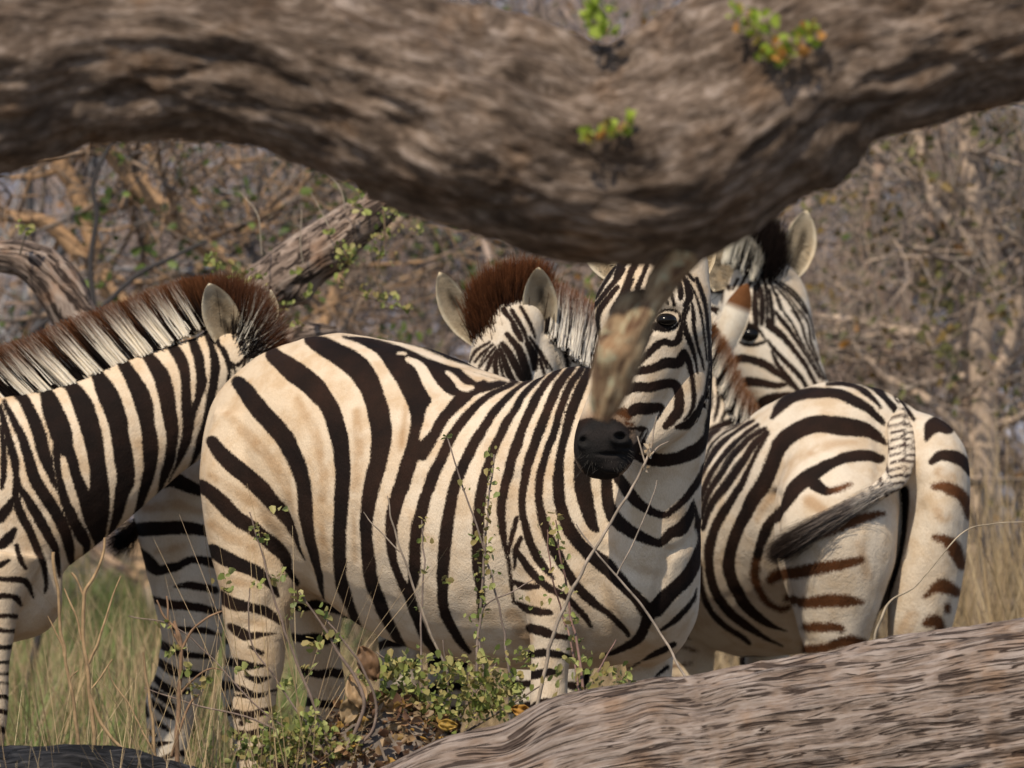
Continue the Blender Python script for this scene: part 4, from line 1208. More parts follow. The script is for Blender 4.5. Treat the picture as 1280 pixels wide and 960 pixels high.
Z.pattern('head', z2d, (), (), (), lambda px: np.where(px[:, 0] > 345, np.where(px[:, 0] > 425, -8, bands(px[:, 0] - .6 * px[:, 1] + 5 * vnoise(px / 30.0, 4), 22, .5)), 14.0))
la = legauto(868, 22, 0.35, 1052, 0.0, 5)
Z.pattern('leg', z2l + z2d, (), (), (), lambda px: np.minimum(la(px), np.where(px[:, 0] < -300, bands(px[:, 1] + 6 * vnoise(px / 30.0, 6), 34, .45), 14.0)))
Z.white = CREAM * np.array([1.0, 0.98, 0.95])
Z.ear((293, 440), (261, 354), 380, 23, 9, tilt=-34, hair=420, hcol=(0.50, 0.43, 0.32))
Z.ear((318, 425), (338, 362), 440, 20, 9, tilt=4, hair=60)
Z.mane([(-60, 520, 380, -.68, -.70, 0, 70), (15, 500, 380, -.68, -.70, 0, 80), (75, 484, 381, -.68, -.72, 0, 86), (142, 458, 384, -.66, -.75, 0, 86), (202, 433, 390, -.62, -.78, 0, 80), (250, 410, 396, -.5, -.86, 0, 72), (275, 402, 400, -.15, -1, 0, 62)],
       20000, 0.93, 0, [(.225, .019), (.287, .022), (.36, .025), (.44, .026), (.525, .028), (.607, .028), (.69, .026), (.76, .021), (.825, .018), (.14, .016), (.06, .016)],
       np.array([1.0, .93, .80]), BLACK, (0.15, 0.06, 0.026), 0.74, thick=5, spread=0.035, width=0.0034, curve=.04)
Z.mane([(268, 408, 418, -.3, -1, .1, 62), (290, 410, 420, .05, -1, .1, 66), (304, 424, 384, .35, -.9, -.1, 68), (314, 438, 372, .65, -.75, -.1, 56), (324, 448, 370, .95, -.3, -.1, 36)],
       7500, 1.0, 0, [(.50, .018), (.64, .022), (.80, .02)], np.array([.8, .74, .62]), BLACK * 1.3, (0.11, 0.043, 0.02), 0.7, thick=14, spread=0.14, name="forelock", juv=5, width=0.002)
tail(Z, [(-495, 520, 380, 18, 16), (-520, 560, 380, 14, 13), (-530, 640, 380, 10, 9), (-532, 720, 380, 7, 7)], [(-532, 690, 380, 0, 1, 0, 150), (-532, 730, 380, 0, 1, 0, 150)], 900, 1.0, (0.05, 0.04, 0.035), BLACK)
Z.pattern('tail', (), (), (), (), lambda px: bands(px[:, 1], 16, .5))
Z.finish(0.006, 9, ('head',))

# ======== the young zebra looking over the middle one's back, only head and neck seen
Z = Zebra("zebra", "young zebra peering over the middle one's back, with two big ears and fuzzy brown mane", "zebras gathered behind the fallen log", 18.0, (660, 900, 720), 3)
Z.part('head', [(650, 372, 400, 14, 16), (648, 388, 398, 36, 40), (636, 418, 384, 42, 45), (627, 448, 372, 40, 42), (617, 490, 362, 38, 38), (610, 525, 352, 32, 33), (605, 552, 346, 28, 27), (603, 570, 344, 15, 15)])
Z.part('head', [(668, 420, 404, 26, 32), (664, 460, 400, 34, 34), (650, 495, 392, 32, 30), (632, 520, 378, 20, 22)])
Z.part('neck', [(652, 408, 412, 36, 36), (680, 424, 425, 44, 40), (712, 446, 440, 54, 44), (742, 482, 465, 62, 48), (742, 540, 495, 74, 55), (712, 610, 520, 80, 62)])
Z.part('body', [(670, 590, 690, 480, 45), (668, 560, 735, 510, 66), (664, 545, 755, 560, 78), (660, 550, 775, 660, 88), (658, 552, 775, 780, 88), (656, 540, 755, 880, 80), (654, 560, 730, 930, 60), (654, 610, 690, 950, 30)][::1], 'torso', np.array([1.0, 0, 0]), 36)
# torso runs straight away from the camera: rings face it
for (x, w, hind) in ((664, 560, 0), (706, 570, 0), (655, 890, 1), (700, 890, 1)):
    Z.leg('leg', [(x, 690, w, 42, 44), (x, 740, w, 34, 38), (x, 800, w + 4 * hind, 24, 27), (x, 850, w + 8 * hind, 20, 24), (x, 900, w, 20, 22), (x, 950, w, 14, 15), (x, 1005, w - 2, 13, 14), (x, 1022, w - 4, 14, 15), (x, 1046 - 14 * hind, w - 8, 20, 22)])
z3h = [
    [(612, 428, 1), (598, 437, 1.2), (590, 447, 1.2)], [(616, 431, 1.2), (602, 443, 1.5), (594, 452, 1.2)], [(619, 434, 1.5), (608, 448, 1.5), (601, 458, 1)], [(621, 437, 1.5), (613, 452, 2), (608, 466, 1.5)], [(622, 440, 2), (619, 455, 2.5), (620, 472, 2)],
    [(626, 437, 2), (632, 455, 3), (640, 477, 3.5)], [(628, 430, 2), (640, 448, 4), (653, 474, 3.5)], [(634, 418, 2), (648, 436, 3.5), (653, 450, 4.5), (660, 472, 4)], [(637, 395, 1.5), (645, 412, 3), (652, 425, 2)], [(660, 430, 3), (667, 445, 4.5), (668, 460, 3)],
    [(662, 422, 1.5), (676, 442, 2), (684, 460, 1.5)], [(675, 450, 2), (680, 467, 1.5)], [(606, 432, 1), (594, 440, 1), (587, 452, 1)], [(672, 436, 1.2), (690, 462, 1.2)], [(617, 470, 2), (612, 500, 2)], [(630, 480, 3), (630, 510, 2)], [(604, 545, 26), (602, 560, 18)],
]
z3h = [[(a_, b_, c_ + (.5 if c_ < 1.9 else 1.2)) for a_, b_, c_ in st_] for st_ in z3h] + [[(640, 388, 3), (653, 411, 3), (661, 432, 2)], [(651, 384, 2), (663, 405, 2.5), (669, 422, 1.5)], [(630, 388, 4), (642, 404, 2)], [(624, 432, 2), (625, 455, 2), (630, 475, 2)], [(612, 434, 1), (604, 447, 1.2), (599, 460, 1)]]
z3n = [[(690, 400, 3), (697, 420, 4), (706, 440, 3.5), (712, 465, 3)], [(686, 420, 2), (694, 445, 2.5), (701, 465, 2)], [(705, 405, 4), (712, 425, 4), (719, 450, 4)], [(719, 418, 3.5), (725, 440, 3.5), (729, 460, 3)], [(735, 430, 3), (740, 455, 3)], [(752, 440, 4), (755, 480, 4)]]
Z.pattern('head', z3h); Z.pattern('neck', z3n, (), (), (), lambda px: np.where(px[:, 1] > 500, bands(px[:, 1] + 8 * vnoise(px / 40.0, 2), 30, .5), 14.0))
Z.pattern('body', (), (), (), (), lambda px: bands(px[:, 2] + 8 * vnoise(px / 40.0, 2), 36, .5)); Z.pattern('leg', (), (), (), (), legauto(700, 30, .4, 1026, 0, 5))
Z.white = GREYW * 1.02
Z.ear((599, 430), (549, 340), 392, 20, 8, tilt=-26, bend=-4, hair=420, hcol=(0.58, 0.50, 0.38))
Z.ear((603, 428), (588, 372), 392, 14, -6, tilt=6, front=False)
Z.ear((677, 428), (673, 334), 392, 22, 9, tilt=-48, hair=460, hcol=(0.52, 0.44, 0.32))
Z.mane([(614, 428, 366, -.35, -1, -.25, 42), (612, 412, 374, -.3, -1, -.1, 56), (622, 400, 382, -.1, -1, -.05, 62), (640, 388, 392, .05, -1, 0, 58), (658, 384, 402, .25, -1, 0, 56), (668, 392, 408, .2, -1, 0, 50)], 11000, 1.0, 0, [], CREAM, (0.03, 0.014, 0.009), (0.15, 0.055, 0.022), 0.72, name="forelock", thick=8, spread=0.10, juv=8, width=.0022)
Z.mane([(682, 412, 392, .12, -1, .3, 62), (694, 424, 388, .12, -1, .3, 72), (708, 436, 392, .12, -1, .3, 76), (724, 448, 398, .12, -1, .3, 78), (742, 462, 408, .12, -1, .3, 80), (765, 490, 430, .15, -1, .3, 70)], 8000, 1.0, 0,
       [(.14, .05), (.32, .07), (.51, .07), (.69, .065), (.86, .05)], np.array([1.0, .94, .84]), BLACK * 1.5, (0.19, 0.07, 0.026), 0.8, thick=5, spread=0.07, width=.0021)
tail(Z, [(654, 560, 945, 14, 14), (654, 620, 965, 10, 10), (654, 700, 965, 7, 7)], [(654, 690, 965, 0, 1, 0, 120), (654, 720, 965, 0, 1, 0, 120)], 600, 1.0, (0.05, 0.04, 0.035), BLACK)
Z.pattern('tail', (), (), (), (), lambda px: bands(px[:, 1], 16, .5))
Z.finish(0.0058, 8, ('head',), (), .4)

# ======== the zebra at the back right, only its head seen
Z = Zebra("zebra", "dark maned zebra whose head shows above the right one's rump, gazing right", "zebras gathered behind the fallen log", 18.9, (900, 900, 1350), 4)
Z.legk = 0.70
Z.part('head', [(946, 318, 900, 16, 16), (948, 334, 898, 36, 38), (955, 370, 890, 54, 50), (962, 415, 880, 56, 50), (976, 460, 872, 52, 46), (999, 505, 866, 44, 40), (1021, 545, 862, 36, 34), (1033, 572, 860, 30, 28), (1037, 586, 860, 12, 12)])
Z.part('head', [(928, 390, 896, 26, 30), (930, 430, 896, 36, 38), (944, 475, 894, 42, 36), (968, 515, 890, 34, 30), (990, 545, 884, 18, 18)])
Z.part('head', [(917, 404, 846, 4, 5), (930, 400, 842, 7, 7), (946, 405, 838, 7, 7), (958, 420, 836, 4, 5)])
Z.part('neck', [(925, 360, 925, 40, 42), (912, 430, 960, 62, 52), (902, 510, 1010, 82, 62), (896, 600, 1075, 95, 84)])
Z.part('body', [(896, 560, 720, 1055, 60), (898, 490, 745, 1090, 90), (900, 452, 760, 1150, 104), (900, 470, 785, 1300, 118), (900, 470, 785, 1450, 118), (900, 455, 760, 1580, 108), (900, 480, 735, 1640, 80), (900, 540, 690, 1670, 40)], 'torso', np.array([1.0, 0, 0]), 36)
for (x, w, hind) in ((850, 1140, 0), (948, 1140, 0), (845, 1600, 1), (950, 1600, 1)):
    hf = 1022 - 40 * hind
    Z.leg('leg', [(x, 690, w, 50, 52), (x, 740, w, 38, 42), (x, 800, w + 5 * hind, 27, 30), (x, 850, w + 10 * hind, 23, 25), (x, 885, w, 21, 23), (x, 930, w, 14, 15), (x, hf - 40, w - 2, 14, 15), (x, hf - 22, w - 4, 15, 16), (x, hf, w - 8, 21, 23)])
z4h = [
    [(914, 455, 4), (926, 448, 5), (948, 452, 5), (963, 460, 5), (982, 474, 3), (996, 488, 2)], [(926, 479, 5), (935, 477, 6), (954, 479, 5), (972, 482, 3.5), (983, 480, 2)], [(946, 518, 3), (954, 504, 7), (969, 497, 6), (990, 493, 3)],
    [(965, 440, 1.5), (972, 455, 3), (985, 472, 3), (997, 487, 2.5), (1005, 500, 2)], [(960, 426, 1.5), (969, 438, 3), (985, 455, 3), (1001, 472, 3), (1010, 487, 2)], [(960, 401, 4), (963, 408, 5), (979, 421, 4), (993, 438, 3), (1007, 458, 3), (1020, 482, 2)],
    [(969, 390, 2), (979, 402, 3), (993, 421, 2.5), (1005, 440, 2), (1024, 472, 1.5)], [(979, 390, 1.5), (990, 405, 1.5), (1001, 426, 1.5), (1013, 447, 1.5), (1028, 474, 1.5)], [(990, 388, 1.5), (1001, 404, 1.5), (1007, 424, 1.5), (1016, 444, 1.5), (1032, 474, 1.5)], [(1001, 388, 1.5), (1010, 404, 1.5), (1013, 426, 1.5), (1022, 450, 1.2)],
    [(944, 357, 2), (944, 380, 4), (945, 400, 4), (945, 408, 3)], [(952, 360, 2), (953, 385, 4), (952, 405, 3)], [(961, 362, 2), (965, 388, 3), (966, 404, 3)], [(966, 361, 1.5), (976, 388, 1.5)], [(969, 358, 1.5), (988, 380, 1.5), (1000, 400, 1.5)], [(969, 352, 2), (993, 371, 2), (1008, 391, 2)],
    [(933, 388, 2.5), (934, 404, 2)], [(921, 424, 1.5), (930, 430, 2), (943, 431, 2.5), (956, 427, 1.5)], [(922, 349, 2), (916, 361, 1.5)], [(932, 344, 2), (923, 362, 2)], [(911, 358, 2.5), (911, 360, 2.5)], [(940, 350, 2), (930, 372, 1.5)], [(900, 365, 1), (895, 380, 1)], [(905, 362, 1), (902, 378, 1)],
    [(925, 412, 2), (936, 407, 2.5), (948, 412, 2), (957, 425, 1.2)], [(1028, 562, 26), (1034, 578, 18)],
]
z4h = [[(a_, b_, c_ + .2) for a_, b_, c_ in st_] for st_ in z4h] + [[(975, 352, 1.6), (992, 364, 1.8), (1006, 382, 1.8), (1014, 402, 1.5), (1017, 424, 1.3)], [(948, 352, 3), (949, 372, 2.5)], [(957, 354, 2.5), (959, 380, 2.5), (959, 398, 2)], [(972, 356, 1.2), (990, 376, 1.2), (1004, 398, 1)], [(938, 372, 1.6), (937, 388, 1.6)], [(963, 352, 1.5), (972, 372, 1.5), (980, 392, 1)]]
Z.pattern('head', z4h); Z.pattern('neck', (), (), (), (), lambda px: bands(px[:, 1] + 8 * vnoise(px / 40.0, 2), 34, .5)); Z.pattern('body', (), (), (), (), lambda px: bands(px[:, 2] + 8 * vnoise(px / 40.0, 2), 44, .5))
Z.pattern('leg', (), (), (), (), legauto(700, 30, .4, 925, 0, 6))
Z.white = GREYW * 1.04
Z.ear((984, 352), (1008, 263), 905, 21, 9, tilt=-8, bend=3, hair=240)
Z.ear((903, 362), (888, 284), 880, 26, 9, tilt=-12, hair=520, hcol=(0.56, 0.49, 0.39))
Z.mane([(955, 346, 868, .35, -1, -.3, 40), (952, 334, 884, .15, -1, 0, 60), (944, 326, 900, 0, -1, 0, 62), (932, 330, 915, -.1, -1, .1, 55)], 12000, 1.0, 0, [], CREAM, BLACK * .9, (0.016, 0.010, 0.008), 0.7, name="forelock", thick=16, spread=0.15, juv=9, width=.002)
Z.mane([(906, 326, 848, .2, -1, 0, 46), (917, 330, 844, .25, -1, 0, 48), (930, 338, 842, .3, -1, 0, 44), (943, 350, 838, .35, -1, 0, 36)], 1600, 1.0, 0, [(.05, .12), (.36, .09), (.66, .07), (.92, .07)], np.array([.85, .8, .68]), BLACK, (0.3, 0.27, 0.22), 0.95, thick=3, spread=0.06, width=.002)
tail(Z, [(900, 490, 1660, 16, 14), (900, 560, 1690, 12, 12), (900, 660, 1690, 7, 7)], [(900, 650, 1690, 0, 1, 0, 150), (900, 680, 1690, 0, 1, 0, 150)], 600, 1.0, (0.05, 0.04, 0.035), BLACK)
Z.pattern('tail', (), (), (), (), lambda px: bands(px[:, 1], 16, .5))
Z.finish(0.0056, 8, ('head',), (), .3)
Z.eye(938, 418, 13.0, sq=(1.05, 0.75))

# ======== the zebra on the right, rump towards the camera
Z = Zebra("zebra", "zebra on the right standing with its rump to the camera, tail swung to the left", "zebras gathered behind the fallen log", 18.9, (1000, 900, 330), 5)
Z.legk = 0.817
L5 = np.array([0.902, 0.0, 0.431])
ax5 = lambda s: (1095 - 0.431 * s, 118 + 0.902 * s)
tor = []
for (s, top, bot, hwid) in ((-22, 560, 680, 50), (-8, 520, 715, 86), (15, 496, 730, 112), (60, 481, 748, 128), (120, 477, 775, 138), (220, 503, 812, 150), (340, 530, 822, 152), (440, 537, 805, 134), (520, 580, 775, 98), (560, 640, 730, 50)):
    u, w = ax5(s)
    tor.append((u, top, bot, w, hwid))
Z.part('body', tor, 'torso', L5, 40)
Z.part('body', [(1066, 530, 150, 40, 44), (1056, 570, 112, 62, 62), (1048, 615, 78, 78, 74), (1045, 660, 60, 79, 75), (1045, 705, 55, 74, 68), (1045, 750, 56, 59, 58), (1044, 800, 60, 41, 46), (1046, 840, 68, 32, 36), (1048, 880, 78, 27, 31), (1047, 930, 76, 19, 21), (1046, 1000, 70, 15, 16), (1047, 1055, 66, 17, 17), (1049, 1080, 58, 16, 17), (1052, 1112, 50, 24, 26)])
Z.part('body', [(1110, 530, 160, 30, 44), (1142, 556, 134, 46, 60), (1162, 578, 120, 48, 70), (1172, 605, 114, 42, 74), (1172, 645, 105, 41, 74), (1165, 700, 100, 43, 66), (1154, 750, 98, 44, 56), (1146, 800, 100, 37, 46), (1142, 850, 110, 29, 35), (1142, 890, 122, 27, 30), (1142, 940, 118, 19, 21), (1142, 1010, 112, 15, 16), (1143, 1055, 106, 17, 17), (1145, 1080, 98, 16, 17), (1147, 1108, 92, 24, 26)])
for (x, w) in ((866, 470), (960, 560)):
    Z.leg('foreleg', [(x + 2, 700, w + 12, 48, 48), (x, 750, w + 4, 32, 36), (x, 795, w, 25, 29), (x - 1, 822, w, 28, 29), (x - 3, 848, w, 27, 28), (x - 5, 890, w, 22, 23), (x - 5, 950, w, 15, 16), (x - 5, 1020, w, 15, 15), (x - 3, 1042, w, 16, 16), (x, 1070, w - 6, 22, 24)])
Z.part('neck', [(878, 660, 560, 78, 80), (884, 600, 590, 62, 66), (888, 550, 615, 47, 54), (889, 500, 640, 38, 46), (884, 450, 665, 34, 42), (874, 415, 685, 32, 36), (866, 395, 695, 22, 24)])
Z.part('head', [(868, 396, 690, 24, 28), (852, 405, 720, 38, 36), (846, 440, 760, 36, 34), (838, 485, 800, 30, 30), (832, 520, 825, 25, 26), (830, 545, 838, 13, 14)])
z5 = [
    [(1108, 555, 2), (1096, 544, 7), (1080, 537, 10), (1054, 534, 12), (1020, 532, 11), (996, 539, 11), (977, 552, 11), (967, 570, 9.5), (957, 595, 9.5), (943, 620, 9), (930, 645, 8.5), (919, 668, 8), (912, 692, 8), (911, 715, 8), (921, 740, 8), (937, 764, 7), (960, 781, 4), (983, 791, 1)],
    [(965, 522, 3), (976, 507, 6), (995, 496, 8), (1019, 491, 8), (1044, 492, 7), (1066, 500, 7), (1085, 511, 5.5), (1101, 524, 4), (1105, 530, 2)],
    [(1034, 479, 2.5), (1057, 478, 4), (1076, 485, 5), (1090, 497, 4), (1101, 509, 2)], [(1078, 476, 3), (1094, 482, 5), (1106, 494, 5), (1116, 508, 5), (1123, 518, 4)],
    [(1106, 479, 3), (1118, 487, 4), (1127, 503, 4), (1137, 517, 3.5), (1142, 524, 3)], [(1132, 487, 3), (1140, 498, 6), (1152, 503, 6), (1160, 508, 5)],
    [(1107, 572, 1.5), (1100, 571, 6), (1081, 569, 7), (1063, 571, 7), (1040, 579, 7), (1025, 588, 8), (1008, 598, 10), (995, 609, 10), (982, 626, 9), (971, 641, 7), (960, 654, 6), (952, 678, 6), (947, 698, 6)],
    [(957, 548, 1.5), (940, 580, 2), (928, 603, 3.5), (912, 627, 4.5), (900, 647, 5), (891, 666, 5), (886, 692, 5), (888, 721, 5), (896, 745, 5), (915, 769, 5), (939, 788, 4), (960, 801, 2.5), (979, 809, 1)],
    [(959, 541, 3), (944, 558, 4), (926, 581, 4.5), (911, 601, 5), (894, 624, 4.5), (884, 641, 4), (878, 660, 3)], [(957, 536, 2), (939, 549, 3), (920, 566, 3), (905, 586, 3), (892, 605, 3.5), (881, 629, 3), (875, 646, 3)],
    [(948, 532, 2), (922, 551, 3), (903, 571, 3), (888, 594, 3), (875, 626, 3)], [(942, 526, 1.5), (916, 541, 2.5), (897, 556, 3), (884, 577, 3), (873, 605, 3)], [(935, 522, 2), (912, 528, 2.5), (888, 545, 3), (875, 565, 3)],
    [(916, 524, 2), (897, 532, 2), (880, 543, 2)], [(877, 737, 2.5), (889, 764, 3), (911, 786, 3), (937, 805, 2)], [(873, 700, 3), (877, 737, 2.5)],
    [(1157, 549, 3), (1164, 534, 9), (1175, 529, 11), (1186, 537, 6)], [(1164, 577, 4), (1178, 568, 7), (1195, 572, 8), (1207, 580, 7), (1214, 592, 4)],
    [(1012, 598, 9), (1022, 608, 8), (1034, 615, 6), (1046, 613, 3)],
    [(1036, 709, 5), (1008, 714, 6), (975, 720, 6)], [(985, 751, 4), (1006, 754, 5)], [(1000, 672, 8), (1018, 668, 6)], [(1186, 682, 3), (1196, 694, 6), (1203, 706, 5)], [(1176, 734, 4), (1196, 741, 4)], [(1194, 614, 4), (1208, 628, 6), (1212, 644, 4)], [(1172, 780, 3), (1174, 783, 3)],
    [(1130, 612, 5), (1131, 640, 4), (1127, 680, 3), (1119, 715, 3), (1108, 748, 5), (1097, 785, 8), (1094, 830, 8)],
]
z5 = [[(a_, b_, c_ + (1.0 if c_ < 5.1 and a_ < 960 else 0)) for a_, b_, c_ in st_] for st_ in z5] + [[(952, 536, 1.5), (930, 552, 1.8), (911, 570, 1.8), (897, 592, 1.5)], [(926, 527, 1.5), (905, 540, 1.8), (889, 556, 2), (876, 585, 1.5)], [(950, 552, 1.2), (932, 568, 1.5), (915, 586, 1.5), (900, 606, 1)], [(870, 640, 2), (871, 670, 2)]]
z5n = [[(889, 462, 2), (889, 500, 2.5), (884, 524, 2)], [(901, 468, 2.5), (898, 500, 3), (893, 526, 2)], [(912, 478, 2.5), (909, 505, 3), (902, 526, 2)], [(923, 492, 2.5), (920, 512, 2.5), (914, 526, 2)], [(878, 450, 2), (878, 500, 3), (874, 540, 3)]]
z5b = [
    [(1035, 615, 3), (1048, 612, 3), (1063, 605, 1)], [(946, 700, 5), (945, 724, 5), (956, 749, 4), (971, 760, 3), (984, 764, 2)],
    [(1010, 672, 5), (1028, 665, 6), (1052, 656, 7), (1075, 648, 6), (1105, 642, 2)], [(965, 722, 6), (1009, 713, 7), (1046, 707, 6), (1076, 700, 4)], [(985, 751, 4), (1009, 754, 6), (1027, 752, 7), (1056, 751, 6.5), (1076, 752, 2)],
    [(1005, 784, 4), (1027, 784, 5), (1052, 786, 4)], [(1008, 812, 5), (1037, 809, 5), (1061, 801, 6), (1078, 803, 4)],
    [(1168, 608, 3), (1183, 609, 6), (1200, 618, 7), (1209, 630, 7), (1212, 645, 5)], [(1169, 672, 2), (1182, 674, 5), (1193, 687, 9), (1203, 706, 6)], [(1156, 747, 1), (1167, 736, 4), (1178, 732, 8), (1196, 741, 5)], [(1184, 759, 3), (1184, 763, 3)], [(1157, 779, 4), (1169, 776, 7), (1174, 783, 5)],
]
z5t = [[(1070, 552, 2), (1040, 556, 4), (1012, 566, 4), (990, 580, 3), (975, 605, 3)], [(1010, 625, 6), (1030, 640, 6)], [(960, 620, 3), (945, 650, 3)], [(1175, 590, 6), (1190, 597, 5)], [(1180, 645, 8), (1170, 640, 5)], [(1140, 770, 8), (1130, 790, 8)], [(1075, 680, 5), (1085, 720, 5)]]
z5f = [[(860, 769, 2), (880, 782, 2)], [(854, 775, 1.5), (879, 784, 2)], [(847, 792, 2), (864, 797, 2.2), (884, 797, 1.2)], [(845, 805, 2), (860, 811, 2.2), (871, 814, 1)], [(840, 833, 2), (864, 828, 1.5)], [(830, 850, 2), (849, 846, 1.5)], [(855, 757, 1.5), (870, 763, 2)], [(862, 745, 1.5), (875, 752, 2)]]
z5b = [[(a_, b_, c_ + 1.4) for a_, b_, c_ in st_] for st_ in z5b]
fa = legauto(862, 22, .3, 1012, 0, 7)
lg = legauto(820, 28, .36, 1045, 0, 8)
Z.grooves = [([(964, 620), (966, 690), (984, 745), (1000, 800)], 7, 8, 'body'), ([(985, 520), (968, 570), (955, 640)], 3, 16, 'body'), ([(1096, 520), (1102, 570), (1098, 600)], 3, 8, 'body'), ([(1040, 700), (1052, 760), (1050, 810)], 2.5, 14, 'body'), ([(1150, 640), (1160, 720), (1150, 800)], 2.5, 12, 'body')]
Z.pattern('body', z5, z5b, (), z5t, lg); Z.pattern('neck', z5 + z5n, (), (), (), None)
Z.pattern('foreleg', [], z5f, (), (), fa); Z.pattern('head', (), (), (), (), lambda px: bands(px[:, 1] + 8 * vnoise(px / 40.0, 2), 24, .5))
Z.white = GREYW * np.array([1.03, 1.0, 0.96])
Z.ear((900, 446), (934, 354), 640, 18, -9, tilt=-6, front=False, rim=(0.66, 0.60, 0.50), tipcol=(0.13, 0.055, 0.022))
Z.mane([(886, 430, 650, .2, -.9, -.2, 34), (893, 462, 620, .45, -.85, -.1, 40), (903, 492, 600, .45, -.9, 0, 44), (918, 520, 575, .35, -1, 0, 44), (938, 536, 545, .1, -1, 0, 38), (950, 533, 520, -.3, -1, 0, 10)], 3600, 1.0, 0,
       [(.1, .03), (.24, .032), (.38, .034), (.50, .032), (.62, .03), (.74, .03), (.86, .03)], np.array([.85, .78, .66]), BLACK * 1.4, (0.20, 0.08, 0.028), 0.68, thick=6, spread=0.07, width=.002)
# tail: striped dock curling to the left, then the long dark brush
V, Fc = ring_tube([(1114, 500, 175, 8, 10), (1121, 520, 128, 14, 14), (1126, 542, 92, 17, 15), (1127, 568, 64, 17, 15), (1122, 592, 36, 16, 15), (1108, 607, 12, 13, 13), (1088, 620, 2, 10, 11), (1066, 633, -6, 7, 8)], 'perp', None, 7, 24)
x = np.where(V[:, 0] > 1112, V[:, 1] - 0.25 * np.abs(V[:, 0] - 1127), 640 - 0.6 * (V[:, 0] - 1060) + .3 * V[:, 1])
sdt = bands(x + 1.5 * vnoise(V / 16.0, 3), 9.2, .42)
sdt = np.minimum(sdt, np.where(V[:, 1] < 600, np.abs(V[:, 0] - 1131 + 2 * vnoise(V / 10.0, 5)) - 1.2, 14))
Z.extra.append((V, Fc, sdt, np.tile(Z.white, (len(V), 1)), np.tile(BLACK * 4, (len(V), 1))))
Z.mane([(1112, 604, 8, -.85, .52, -.05, 55), (1096, 616, 0, -.87, .5, -.05, 62), (1078, 628, -6, -.87, .5, -.05, 70), (1064, 636, -8, -.87, .52, -.05, 74)], 2600, 1.0, 0, [], CREAM, np.array((0.34, 0.31, 0.28)), (0.15, 0.13, 0.12), 0.55, name="tail_tuft", thick=6, spread=0.07, curve=0.1, juv=3.6, width=.0011)
Z.mane([(1066, 632, -8, -.87, .5, -.04, 92), (1045, 645, -10, -.87, .5, -.04, 88), (1022, 660, -12, -.86, .5, -.03, 70), (1004, 672, -12, -.85, .52, -.02, 50)], 5200, 1.0, 0, [], CREAM, np.array((0.15, 0.125, 0.11)), (0.022, 0.015, 0.012), 0.42, name="tail_brush", thick=9, spread=0.055, curve=0.08, juv=4.4, width=.0011)
Z.finish(0.0058, 9, ())

# ======== the sixth zebra: only a shaded hind leg seen between the left one and the middle one
Z = Zebra("zebra", "mostly hidden zebra, its shaded hind leg standing between the left and the middle one", "zebras gathered behind the fallen log", 18.0, (330, 900, 760), 6)
L6 = np.array([-0.6, 0.0, 0.8])
w6 = lambda u: 640 + (u - 235) * 0.75
Z.part('body', [(218, 545, 640, w6(218), 40), (228, 510, 680, w6(228), 78), (250, 490, 705, w6(250), 98), (300, 482, 735, w6(300), 112), (370, 486, 760, w6(370), 124), (450, 490, 775, w6(450), 122), (530, 488, 765, w6(530), 106), (590, 520, 745, w6(590), 80), (620, 590, 710, w6(620), 40)], 'torso', L6, 40)
Z.part('hind', [(228, 570, 575, 62, 62), (222, 620, 560, 58, 62), (222, 660, 555, 51, 56), (229, 705, 555, 46, 50), (235, 750, 555, 42, 44), (240, 790, 558, 39, 39), (233, 822, 562, 34, 34), (225, 850, 568, 32, 32), (215, 880, 575, 33, 33), (212, 910, 575, 29, 29), (210, 945, 570, 21, 21), (209, 990, 566, 16, 16), (210, 1030, 560, 17, 17), (213, 1045, 556, 16, 17), (216, 1064, 548, 23, 24)])
for (x, w, s) in ((310, 730, 4), (500, 815, 0), (560, 940, 0)):
    Z.leg('leg', [(x, 660, w + 5, 52, 52), (x, 720, w, 42, 42), (x, 780, w, 31, 32), (x - s, 830, w, 26, 27), (x - 2 * s, 865, w, 25, 26), (x - s, 915, w, 17, 18), (x, 990, w, 14, 15), (x, 1018, w, 16, 16), (x + 3, 1048 - .06 * (w - 700), w, 22, 23)])
Z.part('neck', [(580, 600, 900, 80, 80), (630, 640, 950, 66, 62), (670, 700, 985, 52, 50), (690, 750, 1000, 42, 44)])
Z.part('head', [(682, 735, 1000, 30, 30), (702, 760, 1010, 42, 40), (706, 810, 1015, 42, 40), (698, 860, 1018, 34, 34), (690, 900, 1020, 28, 28), (687, 925, 1020, 14, 14)])
z6 = [
    [(196, 608, 4), (206, 603, 8), (218, 600, 10), (234, 607, 9), (252, 615, 6)], [(170, 662, 8), (197, 661, 9), (226, 660, 8.5), (262, 663, 7)], [(165, 690, 11), (184, 701, 9), (198, 713, 7), (216, 709, 6), (241, 700, 5), (268, 703, 7)],
    [(218, 733, 2), (238, 732, 5), (270, 738, 5)], [(190, 748, 4), (212, 756, 6), (235, 757, 6), (274, 765, 4)], [(216, 786, 3), (235, 787, 4), (257, 789, 4), (278, 794, 2)], [(197, 804, 5), (215, 812, 6), (235, 818, 5), (263, 821, 3)],
    [(193, 823, 4), (209, 834, 6), (224, 842, 6), (254, 844, 4)], [(190, 845, 4), (207, 859, 5.5), (218, 864, 5), (238, 865, 3)], [(186, 861, 4), (201, 870, 5), (217, 884, 4)], [(190, 877, 4), (207, 892, 4.5), (217, 898, 3)], [(180, 881, 4), (184, 895, 3)], [(197, 904, 4), (211, 913, 3)], [(185, 914, 4), (195, 920, 3)],
]
Z.pattern('hind', z6, (), (), [[(180, 636, 4), (220, 632, 6), (250, 640, 4)], [(195, 690, 3), (230, 684, 4)]], legauto(925, 20, .4, 1042, 0.2, 3))
